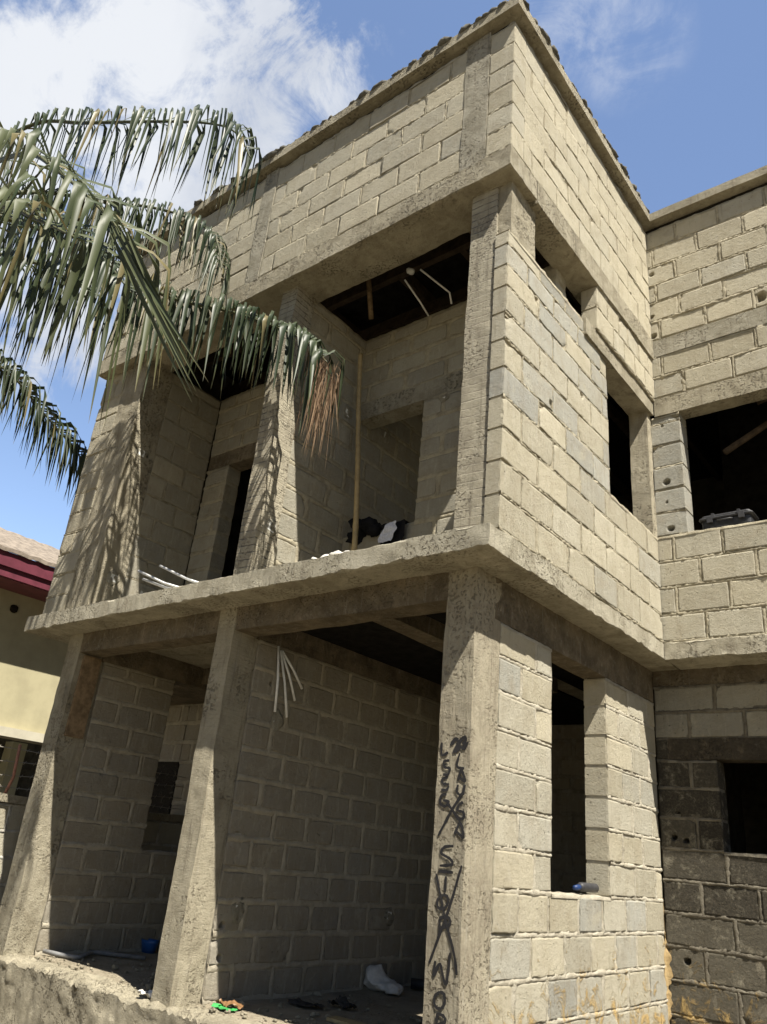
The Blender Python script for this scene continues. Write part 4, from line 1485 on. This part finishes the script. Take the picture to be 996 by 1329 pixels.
FR_K = [(-4.89, -2.2, 6.82), (-4.02, -2.0, 6.25), (-3.45, -1.8, 5.99), (-2.8, -1.7, 5.52)]
frond(PA, FR_A, 54, 1.30, 1.10, 0.042, 1.0, 1, 0.22, stiff=0.06, lift=0.8, out=0.45)
frond(PA, FR_C, 62, 1.05, 0.85, 0.038, 1.0, 2, 0.2, stiff=0.05, out=0.5)
frond(PA, FR_D, 66, 1.3, 0.95, 0.050, 1.0, 3, 0.2, stiff=0.08, lift=0.7, out=0.5)
frond(PA, FR_F, 40, 1.45, 1.2, 0.050, 1.0, 4, 0.25, out=0.5)
frond(PA, FR_B, 20, 1.75, 1.25, 0.066, 0.97, 5, 0.25, mat='leaf_bright', tones=(0.2, 1.0), stiff=0.14)
frond(PA, FR_B2, 16, 1.7, 1.4, 0.064, 0.97, 6, 0.2, mat='leaf_bright', tones=(0.1, 1.0), stiff=0.14)
frond(PA, FR_K, 28, 1.45, 1.2, 0.052, 1.0, 7, 0.1, out=0.5)
# the stiff unsplit end of the front frond
b = MB()
r_ = random.Random(3)
for k in range(9):
    st = Vector((-1.55 + 0.03 * k, -2.18, 5.12 - 0.02 * k)) + Vector((r_.gauss(0, .03), r_.gauss(0, .02), r_.gauss(0, .02)))
    en = Vector((-0.36 - 0.045 * k, -2.03 + 0.012 * k, 3.62 + 0.012 * k * k * 0.4)) + Vector((r_.gauss(0, .02), r_.gauss(0, .02), r_.gauss(0, .03)))
    d = (en - st)
    leaf(b, st, d.normalized(), Vector((0.6, 0.1, 0.5)), d.length, 0.04, 0.0, r_, (r_.uniform(.5, 1), 0, 0), fold=0.35)
b.build('frond_tip', M['leaf_bright'], PA)
# dead leaflets hanging from the tip of the balcony frond
b = MB()
for k in range(110):
    s = r_.random()
    p = Vector((-1.78 + 0.30 * s, -0.1 + r_.gauss(0, .05), 5.50 - 0.28 * s + r_.gauss(0, .05)))
    leaf(b, p, Vector((r_.gauss(0, .3), r_.gauss(0, .3), -0.4)).normalized(), Vector((1, 0, 0)), r_.uniform(.45, .95) * (0.75 + 0.35 * math.sin(s * 3)), r_.uniform(.006, .014), 1.0, r_, (r_.random(), 0, 0), bend0=0.02)
b.build('dead_leaflets', M['leaf_dead'], PA)

PB = empty('palm_tree', (-8.6, -2.3, 0.0), 'second palm beyond the house corner, one dark frond showing against the sky', 'palm tree')
b = MB()
b.tube([(-8.6, -2.3 + 0.001 * i, 7.0 * i / 40) for i in range(41)], [(0.2 - 0.07 * i / 40) * (1 + 0.05 * math.cos(i * 1.9)) for i in range(41)], 12)
b.build('trunk', M['bark'], PB)
FR_E = [(-8.6, -2.25, 6.95), (-7.9, -1.65, 7.15), (-7.5, -1.0, 7.15), (-7.2, -0.49, 6.99), (-7.1, 0.12, 6.6), (-7.0, 0.55, 6.31), (-7.0, 0.85, 6.08), (-7.0, 1.1, 5.8)]
frond(PB, FR_E, 100, 1.25, 0.85, 0.042, 0.85, 8, 0.2, stiff=0.15, fwd=0.75, out=0.55)
for k in range(3):
    a = 2.2 + 1.1 * k
    frond(PB, [(-8.6, -2.25, 6.95), (-8.6 + 0.9 * math.cos(a), -2.25 + 0.9 * math.sin(a), 7.6), (-8.6 + 2.0 * math.cos(a), -2.25 + 2.0 * math.sin(a), 7.4), (-8.6 + 2.7 * math.cos(a), -2.25 + 2.7 * math.sin(a), 6.6)], 40, 0.8, 0.6, 0.042, 1.0, 20 + k, 0.2)

# ------------------------------------------------------------------ neighbour's house and the boundary
NB = empty('neighbour_house', (-10.0, 0.0, 0.0), 'cream rendered bungalow with maroon eaves beyond the left corner', 'house')
b = MB()
b.box((-10.3, -9, 2.92), (-10.0, 12, 4.98))
b.box((-16, 11.7, 0), (-10.3, 12, 4.98))
b.box((-16, -9, 0), (-10.3, -8.7, 4.98))
b.build('wall', M['cream'], NB, smooth=False)
b = MB()
b.box((-10.3, -9, 2.78), (-9.88, 12, 2.915))
b.build('ledge', M['white_trim'], NB, smooth=False)
b = MB()
b.box((-11.0, -9, 0.0), (-10.8, 12, 2.9))
b.build('porch_wall', M['dark_wall'], NB, smooth=False)  # shade under the ledge is put into the wall colour
for y in (-6, -2, 2.6, 7):
    b = MB()
    b.box((-10.75, y, 0), (-10.5, y + 0.25, 2.78))
    b.build('porch_post', M['cream'], NB, smooth=False)
b = MB()
b.box((-9.33, -9.5, 5.14), (-9.29, 12.5, 5.36))
b.box((-9.371, -9.5, 4.99), (-9.33, 12.5, 5.16))
b.box((-10.4, -9.5, 4.98), (-9.372, 12.5, 5.02))
b.build('fascia', M['maroon'], NB, smooth=False)
b = MB()
V = []
ny, nx_ = 160, 26
for i in range(nx_):
    for j_ in range(ny):
        x = -9.25 - 3.6 * i / (nx_ - 1)
        y = -9.6 + 22.2 * j_ / (ny - 1)
        V.append((x, y, 5.37 + 0.42 * (-9.25 - x) + 0.03 * abs(math.sin(y * 9)) + 0.025 * ((i % 3) == 0)))
b.add(V, grid_faces(nx_, ny, True))
V2 = [(x, y, z - 0.06) for (x, y, z) in V]
b.add(V2, grid_faces(nx_, ny))
V3 = []
for j_ in range(ny):
    y = -9.6 + 22.2 * j_ / (ny - 1)
    z = 5.37 + 0.03 * abs(math.sin(y * 9)) + 0.025
    V3 += [(-9.25, y, z), (-9.25, y, z - 0.06)]
b.add(V3, grid_faces(ny, 2))
b.build('roof', M['tile'], NB)
b = MB()
b.lump((-9.98, 1.75, 4.72), (0.03, 0.07, 0.07), amp=0.1)
b.build('vent_hole', M['hole'], NB)

BW = empty('boundary_wall', (-6.1, 0.0, 0.0), 'old weathered block boundary wall in the sun at the far left', 'wall')
block_wall('wall_blocks', BW, (-6.0, -1.6, 0.0), (0, 1, 0), (1, 0, 0), 7.0, 1.76, 0.2, (), 'proud',
           lambda u, z, r: (r.uniform(0.4, 1), r.uniform(0, 0.5), 0.0), 0.2, 91, [M['block'], M['mortar_white']])
rough_box('coping', BW, (-6.25, -1.62, 1.77), (-5.96, 5.4, 1.85), M['concrete'], 0.08, 0.012, 0.03, 92)
FE = empty('wire_fence', (-6.1, 0.0, 1.83), 'strands of barbed wire on a bent rusty post above the boundary wall', 'fence')
for (y, l) in ((0.44, 0.05), (-1.3, 0.02), (3.4, -0.04)):
    b = MB()
    b.tube([(-6.1, y, 1.83), (-6.1, y + l, 2.02), (-6.1, y + l * 0.6, 2.36)], 0.017, 8)
    b.build('fence_post', M['rust'], FE)
for z in (1.95, 2.06, 2.18, 2.30):
    b = MB()
    pts = [(-6.1 + 0.006 * math.sin(i * 1.3), -1.4 + 0.11 * i, z + 0.02 * math.sin(i * 0.35 + z * 9) - 0.01) for i in range(60)]
    b.tube(pts, 0.004, 5)
    for i in range(0, 59, 1):
        p = Vector(pts[i])
        b.tube([p + Vector((0, -.012, -.018)), p + Vector((0, .012, .018))], 0.003, 4)
    b.build('barbed_wire', M['wire'], FE)
